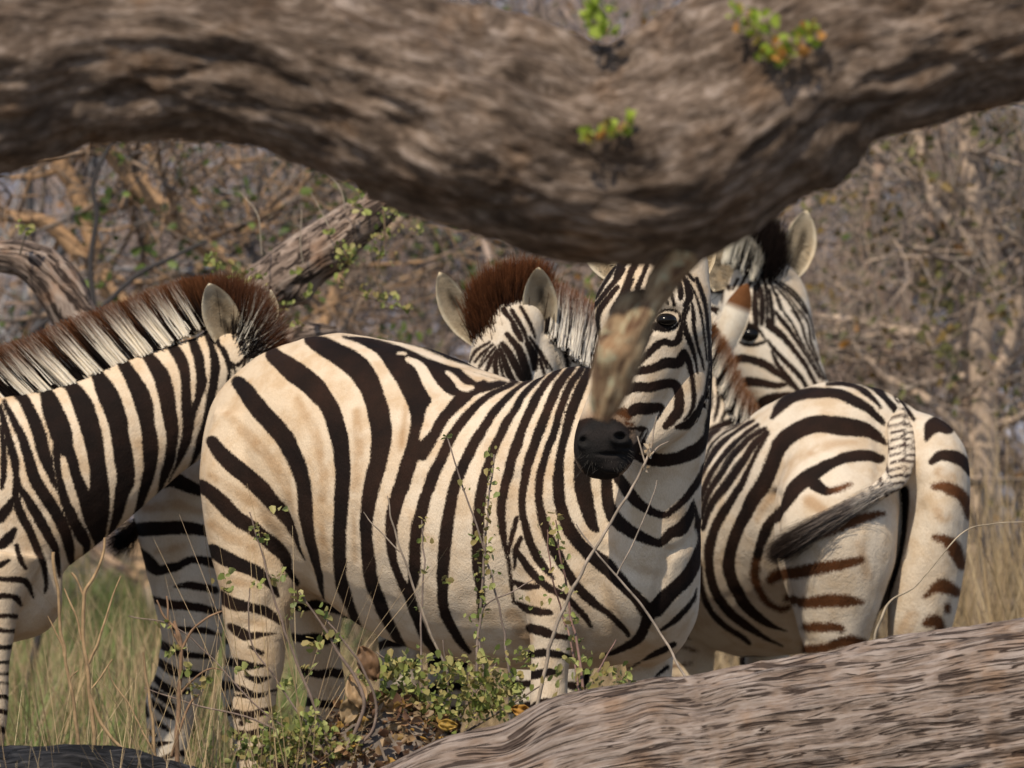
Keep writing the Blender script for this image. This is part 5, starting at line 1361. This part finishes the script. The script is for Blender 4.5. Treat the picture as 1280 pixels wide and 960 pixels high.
Z.pattern('body', z6[:3], (), (), (), lambda px: np.where(px[:, 0] > 275, bands(px[:, 0] * .8 + px[:, 2] * .5 + 8 * vnoise(px / 40.0, 2), 36, .5), 14.0)); Z.pattern('leg', (), (), (), (), legauto(660, 30, .4, 1030, .1, 3)); Z.pattern('neck', (), (), (), (), lambda px: bands(px[:, 1] + 8 * vnoise(px / 40.0, 2), 30, .5))
Z.pattern('head', (), (), (), (), lambda px: np.where(px[:, 1] > 885, -8, bands(px[:, 0] + 8 * vnoise(px / 40.0, 2), 16, .5)))
Z.white = GREYW * np.array([1.0, 1.0, 1.0])
Z.mane([(600, 540, 925, .2, -1, 0, 45), (650, 590, 970, .5, -.9, 0, 50), (700, 660, 1000, .7, -.7, 0, 50), (718, 730, 1010, .8, -.5, 0, 40)], 2500, 1.0, 0, [(i / 9 + .05, .025) for i in range(9)], CREAM, BLACK, (0.08, 0.03, 0.015), 0.75, thick=7)
tail(Z, [(222, 520, 628, 14, 13), (206, 560, 600, 12, 12), (190, 610, 575, 9, 9), (178, 645, 562, 7, 7)], [(182, 640, 563, -.55, .75, -.1, 60), (174, 655, 560, -.6, .7, -.1, 52), (166, 662, 558, -.7, .5, -.1, 40)], 900, 1.0, (0.05, 0.03, 0.02), BLACK, spread=0.16)
Z.pattern('tail', (), (), (), (), lambda px: bands(px[:, 1], 14, .5))
Z.ear((690, 745), (668, 690), 985, 16, -6, front=False); Z.ear((716, 745), (738, 696), 995, 16, -6, front=False)
Z.finish(0.0068, 8, ())

# ---------------------------------------------------------------- foreground plants
LEAFG = [(0.25, 0.28, 0.075), (0.36, 0.38, 0.13), (0.17, 0.21, 0.055), (0.38, 0.34, 0.13), (0.30, 0.24, 0.09)]


def stems_plant(name, label, cat, stems, col, seed, leaves=None, lcol=LEAFG, lsize=9, group=None, extra=None):
    """stems: lists of (u, v, Y, r px). leaves: list of (u, v, Y, spread px, count)"""
    g = np.random.default_rng(seed)
    b = P(*stems[0][0][:3])
    root = empty(name, tuple(b), label, cat, group)
    for s in stems:
        c = catmull(np.asarray(s, float), 8)
        c[:, 0] += 1.6 * vnoise(np.stack([c[:, 1] / 18, c[:, 0] / 18, np.full(len(c), seed)], -1), seed)
        pts = P(c[:, 0], c[:, 1], c[:, 2]); rad = np.maximum(c[:, 3] * .82, .5) * c[:, 2] / F
        V, Q, S, TH = polytube(pts, rad, 8)
        n = vnoise(np.stack([V[:, 0] * 60, V[:, 1] * 60, V[:, 2] * 60], -1), seed)
        cc = np.array(col) * (0.85 + .35 * n)[:, None]
        mesh_obj("stem", V, Q, M_TWIG, root, {'col': ('FLOAT_COLOR', np.concatenate([cc, np.ones((len(cc), 1))], 1))})
    if leaves:
        pos, sz = [], []
        for (u, v, Y, sp, n) in leaves:
            for _ in range(n):
                pos.append(P(u + g.normal(0, sp), v + g.normal(0, sp * .8), Y + g.normal(0, sp * PX * .8))); sz.append(lsize * PX * g.uniform(.45, 1.45))
        pos = np.array(pos); n = len(pos)
        c = np.array(lcol)[g.integers(0, len(lcol), n)] * g.uniform(.75, 1.2, (n, 1))
        V, Q, cc = leaf_mesh(pos, rand_dirs(n, g) + np.array([0, -.1, .45]), rand_dirs(n, g) + np.array([0, -.6, .3]), sz, c, .68, seed)
        mesh_obj("foliage", V, Q, M_LEAF, root, {'col': ('FLOAT_COLOR', cc)}, smooth=False)
    return root


def along(path, n, sp, cnt, j=0.1, t0=0.0):
    c = catmull(np.asarray(path, float), 10)
    out = []
    for t in np.linspace(t0, 1, n):
        r = c[int(t * (len(c) - 1))]
        out.append((r[0], r[1], r[2], sp, cnt))
    return out


YP = 16.85
s1 = [(592, 900, YP, 2.4), (598, 800, YP, 2.2), (604, 720, YP, 2), (610, 640, YP, 1.7), (617, 568, YP, 1.2)]
s2 = [(530, 890, YP, 1.8), (526, 780, YP, 1.5), (530, 700, YP, 1.3), (528, 650, YP, 1)]
s3 = [(640, 880, YP, 1.8), (628, 780, YP, 1.6), (606, 690, YP, 1.5), (580, 610, YP, 1.3), (558, 545, YP, 1)]
s4 = [(610, 880, YP, 2), (600, 770, YP, 1.5), (640, 740, YP, 1), (665, 725, YP, .8)]
stems_plant("leafy_shrub", "tall thin green sprig rising in front of the middle zebra's flank", "shrub", [s1, s2, s3, s4], (0.26, 0.20, 0.17), 1,
            along(s1, 15, 7, 6, t0=.25) + along(s2, 4, 5, 4, t0=.4) + along(s3, 3, 4, 3, t0=.5) + [(606, 690, YP, 8, 10), (602, 665, YP, 8, 10), (600, 720, YP, 7, 8), (665, 755, YP, 6, 6), (560, 730, YP, 5, 6)], LEAFG, 7.5)
s5 = [(735, 935, YP - .35, 2.6), (728, 850, YP - .2, 2.3), (714, 770, YP, 2), (700, 690, YP, 1.5), (694, 650, YP, 1)]
s6 = [(730, 900, YP - .3, 2), (712, 800, YP, 1.6), (690, 720, YP, 1.3), (684, 662, YP, 1)]
s7 = [(735, 880, YP - .3, 1.6), (752, 830, YP - .1, 1.4), (770, 800, YP, 1)]
stems_plant("leafy_shrub", "small green shrub with reddish stems against the log, before the middle zebra's foreleg", "shrub", [s5, s6, s7], (0.24, 0.145, 0.12), 2,
            along(s5, 8, 7, 5, t0=.1) + along(s6, 6, 6, 4, t0=.3) + [(752, 850, YP - .2, 12, 34), (775, 850, YP - .15, 10, 24), (730, 905, YP - .35, 8, 18), (700, 850, YP - .15, 12, 14), (735, 838, YP - .15, 12, 18), (720, 800, YP, 9, 10), (712, 890, YP - .3, 7, 8), (788, 872, YP - .2, 6, 6)])
lf = []
for (u, v, sp, n) in ((490, 860, 20, 60), (520, 850, 22, 66), (545, 868, 20, 60), (575, 850, 20, 60), (530, 885, 18, 40), (500, 838, 15, 40), (590, 888, 14, 60), (620, 882, 13, 60), (560, 900, 14, 50), (600, 868, 14, 50), (600, 850, 12, 60), (630, 855, 12, 60), (640, 870, 8, 40), (510, 880, 12, 60), (485, 840, 9, 30), (560, 830, 9, 26), (655, 825, 9, 24), (620, 825, 9, 20), (505, 830, 8, 16), (540, 890, 10, 30), (480, 875, 8, 30), (450, 850, 7, 12)):
    lf.append((u, v, YP - .1, sp, n))
stems_plant("leafy_shrub", "low dense clump of small green leaves beside the log's left end", "shrub",
            [[(560, 925, YP, 2.5), (540, 880, YP, 2), (500, 840, YP, 1.4), (470, 815, YP, 1)], [(560, 925, YP, 2.2), (590, 870, YP, 1.7), (620, 830, YP, 1.2)], [(562, 925, YP, 2), (560, 860, YP, 1.6), (555, 800, YP, 1)], [(565, 925, YP, 2), (640, 880, YP, 1.5), (680, 855, YP, 1)]],
            (0.22, 0.17, 0.14), 3, lf)
lf = []
for (u, v, sp, n) in ((340, 925, 14, 80), (370, 915, 14, 80), (400, 925, 14, 70), (320, 945, 14, 70), (360, 945, 16, 90), (420, 945, 13, 60), (440, 935, 10, 30), (300, 930, 9, 24), (390, 900, 9, 24), (345, 895, 7, 16), (370, 765, 6, 12), (352, 720, 5, 10), (372, 745, 5, 8), (330, 672, 5, 10), (318, 660, 4, 6), (345, 640, 4, 3), (395, 805, 7, 14), (405, 768, 5, 8), (420, 800, 5, 8), (320, 730, 5, 6), (278, 725, 5, 8), (283, 738, 4, 6), (360, 860, 6, 10), (300, 840, 5, 6), (382, 840, 6, 8)):
    lf.append((u, v, YP - .25, sp, n))
stems_plant("leafy_shrub", "straggly green shrub at the foot of the middle zebra's hind leg", "shrub",
            [[(430, 985, YP - .25, 3.4), (400, 900, YP - .25, 2.6), (360, 800, YP - .25, 2), (335, 720, YP - .25, 1.5), (312, 640, YP - .25, 1)], [(420, 960, YP - .25, 3.4), (455, 880, YP - .25, 3), (420, 810, YP - .25, 2.4), (395, 770, YP - .25, 1.8), (375, 740, YP - .25, 1.1)],
             [(425, 970, YP - .25, 2.5), (330, 905, YP - .25, 1.6), (240, 880, YP - .25, 1.2), (180, 860, YP - .25, .8)], [(425, 970, YP - .25, 2), (345, 850, YP - .25, 1.3), (313, 800, YP - .25, 1.2), (312, 735, YP - .25, .9)], [(425, 960, YP - .25, 2.6), (470, 900, YP - .25, 2.3), (450, 830, YP - .25, 2), (405, 770, YP - .25, 1.2)],
             [(430, 955, YP - .25, 1.5), (330, 890, YP - .25, 1.2), (230, 790, YP - .25, 1), (160, 770, YP - .25, .8)]],
            (0.23, 0.17, 0.14), 4, lf)
# dead weeds on the left
YW = 16.6
DRY = (0.40, 0.27, 0.15)
stems_plant("dead_weed", "tall dry tan weed with snapped tips in the left foreground, the leftmost one", "dry weed",
            [[(104, 965, YW, 4 * .8), (92, 880, YW, 3.6 * .8), (78, 800, YW, 3.3 * .8), (72, 740, YW, 3.2 * .8), (66, 690, YW, 3.6 * .8)], [(80, 820, YW, 2.5 * .8), (73, 795, YW, 2 * .8), (60, 770, YW, 1.2 * .8)], [(92, 880, YW, 2 * .8), (88, 850, YW, 1.8 * .8), (98, 838, YW, 1.4 * .8)]], DRY, 5)
stems_plant("dead_weed", "forked dry tan weed whose tip bends up right, beside the leftmost weed", "dry weed",
            [[(122, 970, YW, 4.2 * .8), (115, 890, YW, 4 * .8), (108, 830, YW, 3.8 * .8), (104, 780, YW, 3.6 * .8), (106, 742, YW, 3.4 * .8), (118, 722, YW, 3 * .8), (128, 695, YW, 2.6 * .8), (131, 672, YW, 2.4 * .8)], [(105, 745, YW, 2.4 * .8), (98, 728, YW, 2.2 * .8), (89, 716, YW, 2.4 * .8)], [(110, 830, YW, 3 * .8), (128, 790, YW, 2.4 * .8), (140, 745, YW, 1.8 * .8), (150, 720, YW, 1.2 * .8)], [(112, 865, YW, 3.6 * .8), (130, 910, YW, 3.4 * .8), (165, 945, YW, 3.2 * .8), (200, 962, YW, 3 * .8)], [(116, 860, YW, 2 * .8), (130, 838, YW, 1.8 * .8), (140, 824, YW, 1.6 * .8)], [(102, 800, YW, 2.2 * .8), (95, 770, YW, 2 * .8), (80, 735, YW, 1.4 * .8)]], DRY, 6)
stems_plant("dead_weed", "dry brown weed with knobbly snapped twigs in front of the shaded hind leg", "dry weed",
            [[(222, 955, YW, 5 * .8), (222, 900, YW, 4.5 * .8), (225, 850, YW, 4 * .8), (226, 815, YW, 3.6 * .8), (222, 790, YW, 3 * .8), (205, 770, YW, 2.2 * .8), (195, 750, YW, 1.6 * .8)], [(226, 812, YW, 3 * .8), (240, 788, YW, 2.4 * .8), (258, 772, YW, 2 * .8), (276, 764, YW, 1.6 * .8)], [(224, 806, YW, 2.6 * .8), (212, 782, YW, 2.2 * .8), (208, 745, YW, 1.8 * .8)], [(224, 870, YW, 2.6 * .8), (242, 850, YW, 2 * .8), (262, 836, YW, 1.6 * .8), (280, 838, YW, 1 * .8)], [(215, 945, YW, 3 * .8), (235, 885, YW, 2.4 * .8), (248, 868, YW, 1.8 * .8)], [(222, 800, YW, 2.6 * .8), (220, 786, YW, 3.4 * .8), (218, 776, YW, 3 * .8)]], (0.27, 0.165, 0.10), 7,
            [(236, 838, YW, 5, 12), (242, 862, YW, 6, 12), (255, 852, YW, 3, 5), (205, 785, YW, 4, 5), (214, 815, YW, 3, 4), (228, 814, YW, 3, 4)])
stems_plant("dead_weed", "single slender dry stalk with a pale tip left of the shaded hind leg", "dry weed", [[(195, 960, YW, 3 * .8), (190, 900, YW, 3 * .8), (184, 850, YW, 2.6 * .8), (180, 815, YW, 2.2 * .8)], [(200, 955, YW, 2 * .8), (160, 880, YW, 1.8 * .8), (140, 850, YW, 1.4 * .8), (135, 832, YW, 1.2 * .8)]], DRY, 8)
stems_plant("dry_twig", "long pale dry twig slanting up past the middle zebra's muzzle", "twig", [[(668, 900, YP - .1, 3), (690, 800, YP - .1, 2.8), (722, 725, YP - .1, 2.6), (760, 660, YP - .1, 2.2), (790, 610, YP - .1, 2), (812, 562, YP - .1, 1.8), (820, 520, YP - .1, 1)], [(812, 570, YP - .1, 1.5), (822, 560, YP - .1, 1.2), (836, 552, YP - .1, .8)], [(806, 580, YP - .1, 1.4), (800, 560, YP - .1, 1.2), (796, 545, YP - .1, 1)]], (0.38, 0.31, 0.25), 9,
            [(812, 560, YP - .1, 3, 6), (806, 588, YP - .1, 2.5, 4)], [(0.45, 0.33, 0.2), (0.5, 0.4, 0.28)], 8)
stems_plant("dry_twig", "thin dry twig leaning left across the middle zebra's chest", "twig", [[(868, 870, YP - .2, 2), (830, 800, YP - .1, 2), (790, 742, YP - .1, 1.8), (752, 700, YP - .1, 1.4), (720, 655, YP - .1, 1)], [(770, 720, YP - .1, 1.3), (800, 660, YP - .1, 1.1), (822, 600, YP - .1, .8)]], (0.34, 0.28, 0.23), 10)
stems_plant("dry_twig", "thin pale twig with a drooping tip crossing the middle zebra's belly", "twig", [[(560, 840, YP, 2), (530, 770, YP, 2), (505, 700, YP, 1.8), (490, 650, YP, 1.4), (484, 620, YP, 1)], [(500, 690, YP, 1.2), (470, 660, YP, .9), (455, 640, YP, .7)]], (0.36, 0.29, 0.23), 11)
stems_plant("dry_stalk", "pale curved grass stalk arching right in front of the right zebra's hind legs", "grass stalk", [[(1092, 812, YL + .35, 2.4), (1100, 775, YL + .35, 2.2), (1116, 750, YL + .35, 1.8), (1150, 727, YL + .35, 1.2), (1200, 668, YL + .35, 1), (1240, 655, YL + .35, .9), (1290, 652, YL + .35, .7)]], (0.46, 0.38, 0.28), 12)
# sprouts on the limbs
GB = [(0.27, 0.36, 0.04), (0.33, 0.42, 0.06), (0.22, 0.32, 0.035)]
for lab, lv, st in (("bright green sprout standing on the upper edge of the overhead limb", [(745, 28, YB - .1, 7, 26), (740, 10, YB - .1, 7, 22), (752, 45, YB - .12, 5, 10)], [(748, 62, YB - .02, 2), (744, 30, YB - .1, 1.6), (738, -6, YB - .1, 1.2)]),
                    ("yellow green tuft with orange tips on the overhead limb at right", [(960, 68, YB - .2, 7, 24), (985, 62, YB - .2, 10, 34), (950, 35, YB - .19, 11, 30), (1010, 45, YB - .19, 7, 16), (925, 22, YB - .18, 8, 16)], [(990, 90, YB - .15, 2), (970, 62, YB - .2, 1.6), (930, 18, YB - .2, 1)]),
                    ("small pale green leaves low on the front of the overhead limb", [(785, 158, YB - .2, 5, 10), (760, 168, YB - .2, 7, 12), (738, 172, YB - .2, 5, 8)], [(735, 186, YB - .15, 1.5), (760, 170, YB - .2, 1.2), (787, 156, YB - .2, 1)])):
    stems_plant("sprout", lab, "sprout", [st], (0.25, 0.2, 0.12), len(lab), lv, GB if "bright" in lab else GB + [(0.36, 0.30, 0.05), (0.40, 0.2, 0.05)], 10)
sp = YT - .12
stems_plant("sprout", "drooping leafy shoots hanging below the snapped limb of the dead tree", "sprout",
            [[(478, 262, sp, 1.6), (482, 300, sp, 1.4), (470, 345, sp, 1.1), (478, 372, sp, .8)], [(425, 340, sp, 1.4), (440, 365, sp, 1.2), (480, 378, sp, 1.1), (512, 388, sp, .8)], [(420, 320, sp, 1.5), (440, 318, sp, 1)]], (0.2, 0.14, 0.09), 21,
            [(436, 318, sp, 8, 34), (428, 338, sp, 6, 18), (478, 320, sp, 8, 20), (480, 290, sp, 7, 14), (486, 268, sp, 6, 12), (518, 287, sp, 5, 8), (505, 284, sp, 3, 4), (425, 352, sp, 5, 8), (452, 366, sp, 6, 10), (474, 374, sp, 6, 14), (488, 376, sp, 5, 12), (507, 385, sp, 4, 9), (470, 300, sp, 5, 8)])
stems_plant("sprout", "sprigs of fresh green leaves on top of the snapped limb of the dead tree", "sprout",
            [[(446, 262, sp, 1.2), (442, 255, sp, 1)], [(456, 240, sp, 1), (454, 234, sp, .8)], [(328, 402, sp, 1.2), (325, 398, sp, 1)]], (0.2, 0.15, 0.1), 22,
            [(444, 258, sp, 5, 14), (455, 238, sp, 4, 10), (268, 328, sp, 5, 16), (262, 322, sp, 4, 8), (300, 345, sp, 7, 24), (320, 350, sp, 7, 18), (372, 338, sp, 3, 6), (412, 290, sp, 3, 5), (358, 384, sp, 4, 8), (385, 368, sp, 4, 8), (372, 408, sp, 5, 8)], LEAFG, 10)
stems_plant("dry_twig", "bare pale shoots standing on the snapped limb of the dead tree", "twig", [[(328, 318, sp, 1.1), (322, 270, sp, 1), (300, 238, sp, .7)], [(412, 285, sp, 1), (400, 262, sp, .9), (388, 240, sp, .6)], [(430, 262, sp, 1), (424, 235, sp, .9), (402, 210, sp, .6)], [(380, 330, sp, 1), (375, 300, sp, .8), (376, 262, sp, .6)]], (0.42, 0.35, 0.27), 23)
stems_plant("sprout", "leafy shoot on the curved limb of the dead tree at the left edge", "sprout", [[(25, 318, YT, 1.6), (30, 300, YT, 1.2), (36, 285, YT, .8)]], (0.1, 0.08, 0.06), 24, [(36, 286, YT, 6, 16), (28, 290, YT, 4, 8)])

# ---------------------------------------------------------------- grass and litter (nobody could count them)
def grass(name, n, xr, yr, hr, cols, seed, lean=0.35, width=0.004, dens=None):
    g = np.random.default_rng(seed)
    X = g.uniform(*xr, n); Y = g.uniform(*yr, n)
    cl_ = fbm(np.stack([X * 1.6, Y * 1.2, np.zeros(n)], -1), 3, seed)
    keep = cl_ > -0.25 + 0.5 * g.uniform(-.5, .5, n)
    if dens is not None: keep &= dens(X, Y, g)
    X, Y = X[keep], Y[keep]; n = len(X)
    pts = np.stack([X, Y, ground_z(X, Y) - .01], -1)
    d = np.stack([g.normal(0, lean, n), g.normal(0, lean, n), np.ones(n)], -1)
    c = np.array(cols)[g.integers(0, len(cols), n)] * g.uniform(.7, 1.25, (n, 1))
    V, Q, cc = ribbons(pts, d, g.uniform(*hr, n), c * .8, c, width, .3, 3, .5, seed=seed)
    return tag(mesh_obj(name, V, Q, M_GRASS, None, {'col': ('FLOAT_COLOR', cc)}, smooth=False), kind="stuff")


STRAW = [(0.34, 0.25, 0.135), (0.29, 0.21, 0.115), (0.39, 0.30, 0.18), (0.24, 0.17, 0.10)]
GREENG = [(0.09, 0.14, 0.035), (0.13, 0.18, 0.05), (0.16, 0.17, 0.06)]
away = lambda X, Y, g: (Y > 17.2)
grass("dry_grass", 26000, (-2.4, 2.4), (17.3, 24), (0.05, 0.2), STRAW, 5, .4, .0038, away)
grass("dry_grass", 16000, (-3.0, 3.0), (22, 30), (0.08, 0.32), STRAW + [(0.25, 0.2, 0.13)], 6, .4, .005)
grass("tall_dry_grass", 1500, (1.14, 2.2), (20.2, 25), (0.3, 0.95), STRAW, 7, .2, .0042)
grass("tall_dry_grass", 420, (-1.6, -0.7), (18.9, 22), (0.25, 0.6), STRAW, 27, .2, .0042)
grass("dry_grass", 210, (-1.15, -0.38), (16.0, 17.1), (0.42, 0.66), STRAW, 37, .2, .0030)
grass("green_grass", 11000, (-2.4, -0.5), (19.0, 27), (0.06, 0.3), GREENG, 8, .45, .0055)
gL = np.random.default_rng(31)
n = 4200
X = gL.normal(-0.27, 0.34, n); Y = gL.normal(16.72, 0.26, n)
pos = np.stack([X, Y, ground_z(X, Y) + gL.uniform(0.0, 0.035, n)], -1)
LIT = np.array([(0.30, 0.17, 0.085), (0.42, 0.27, 0.14), (0.16, 0.085, 0.05), (0.48, 0.34, 0.2), (0.22, 0.12, 0.07), (0.5, 0.30, 0.08)])
V, Q, cc = leaf_mesh(pos, rand_dirs(n, gL) * np.array([1, 1, .6]), rand_dirs(n, gL), gL.uniform(.010, .030, n), LIT[gL.integers(0, 6, n)] * gL.uniform(.3, 1.1, (n, 1)), .6, 3, .6)
tag(mesh_obj("leaf_litter", V, Q, M_LEAF, None, {'col': ('FLOAT_COLOR', cc)}, smooth=False), kind="stuff")
n = 9000
X = gL.uniform(-2.6, 2.6, n); Y = gL.uniform(18, 27.5, n)
pos = np.stack([X, Y, ground_z(X, Y) + .01], -1)
V, Q, cc = leaf_mesh(pos, rand_dirs(n, gL) * np.array([1, 1, .4]), rand_dirs(n, gL), gL.uniform(.02, .06, n), LIT[gL.integers(0, 6, n)] * np.array([.75, .85, 1.0]) * gL.uniform(.4, 1.0, (n, 1)), .7, 4, .5)
tag(mesh_obj("leaf_litter", V, Q, M_LEAF, None, {'col': ('FLOAT_COLOR', cc)}, smooth=False), kind="stuff")
# big curled dead leaves on the heap
for i, (u, v, ang, L, lab) in enumerate(((470, 850, -2.0, 46, "large curled brown dead leaf hanging at the left side of the litter heap"), (452, 885, -1.9, 44, "pale tan curled dead leaf standing on edge on the litter heap"), (505, 905, 2.4, 40, "flat tan dead leaf on the right slope of the litter heap"), (430, 905, -1.2, 40, "broad straw coloured dead leaf at the left foot of the litter heap"), (640, 885, .3, 26, "bright orange dead leaf lying against the top of the log"), (548, 905, .1, 24, "orange yellow dead leaf below the dense green clump"))):
    g = np.random.default_rng(50 + i)
    nt, na = 12, 9
    V, cc = [], []
    base = np.array([(0.26, 0.15, 0.08), (0.46, 0.31, 0.17), (0.46, 0.33, 0.2), (0.42, 0.30, 0.17), (0.50, 0.26, 0.05), (0.52, 0.33, 0.07)][i])
    for t in np.linspace(0, 1, nt):
        for a in np.linspace(-1, 1, na):
            wv = math.sin(math.pi * min(1, t * .93 + .04)) ** .8 * L * .3
            x = t * L; y = a * wv
            du = math.cos(ang) * x - math.sin(ang) * y; dv = math.sin(ang) * x + math.cos(ang) * y
            V.append(P(u + du, v + dv, YP - .22 - (0.005 * a * a + 0.008 * math.sin(3 * t + i)) + .009 * vnoise(np.array([t * 6, a * 3, i * 7.]))))
            cc.append([*(base * (0.8 + .3 * vnoise(np.array([t * 9, a * 4, i * 5.])))), 1])
    q = [[r * na + c_, r * na + c_ + 1, (r + 1) * na + c_ + 1, (r + 1) * na + c_] for r in range(nt - 1) for c_ in range(na - 1)]
    o = mesh_obj("dead_leaf", np.array(V), q, M_LEAF, None, {'col': ('FLOAT_COLOR', np.array(cc))})
    s_ = o.modifiers.new("thickness", 'SOLIDIFY'); s_.thickness = 0.0015
    tag(o, lab, "leaf")
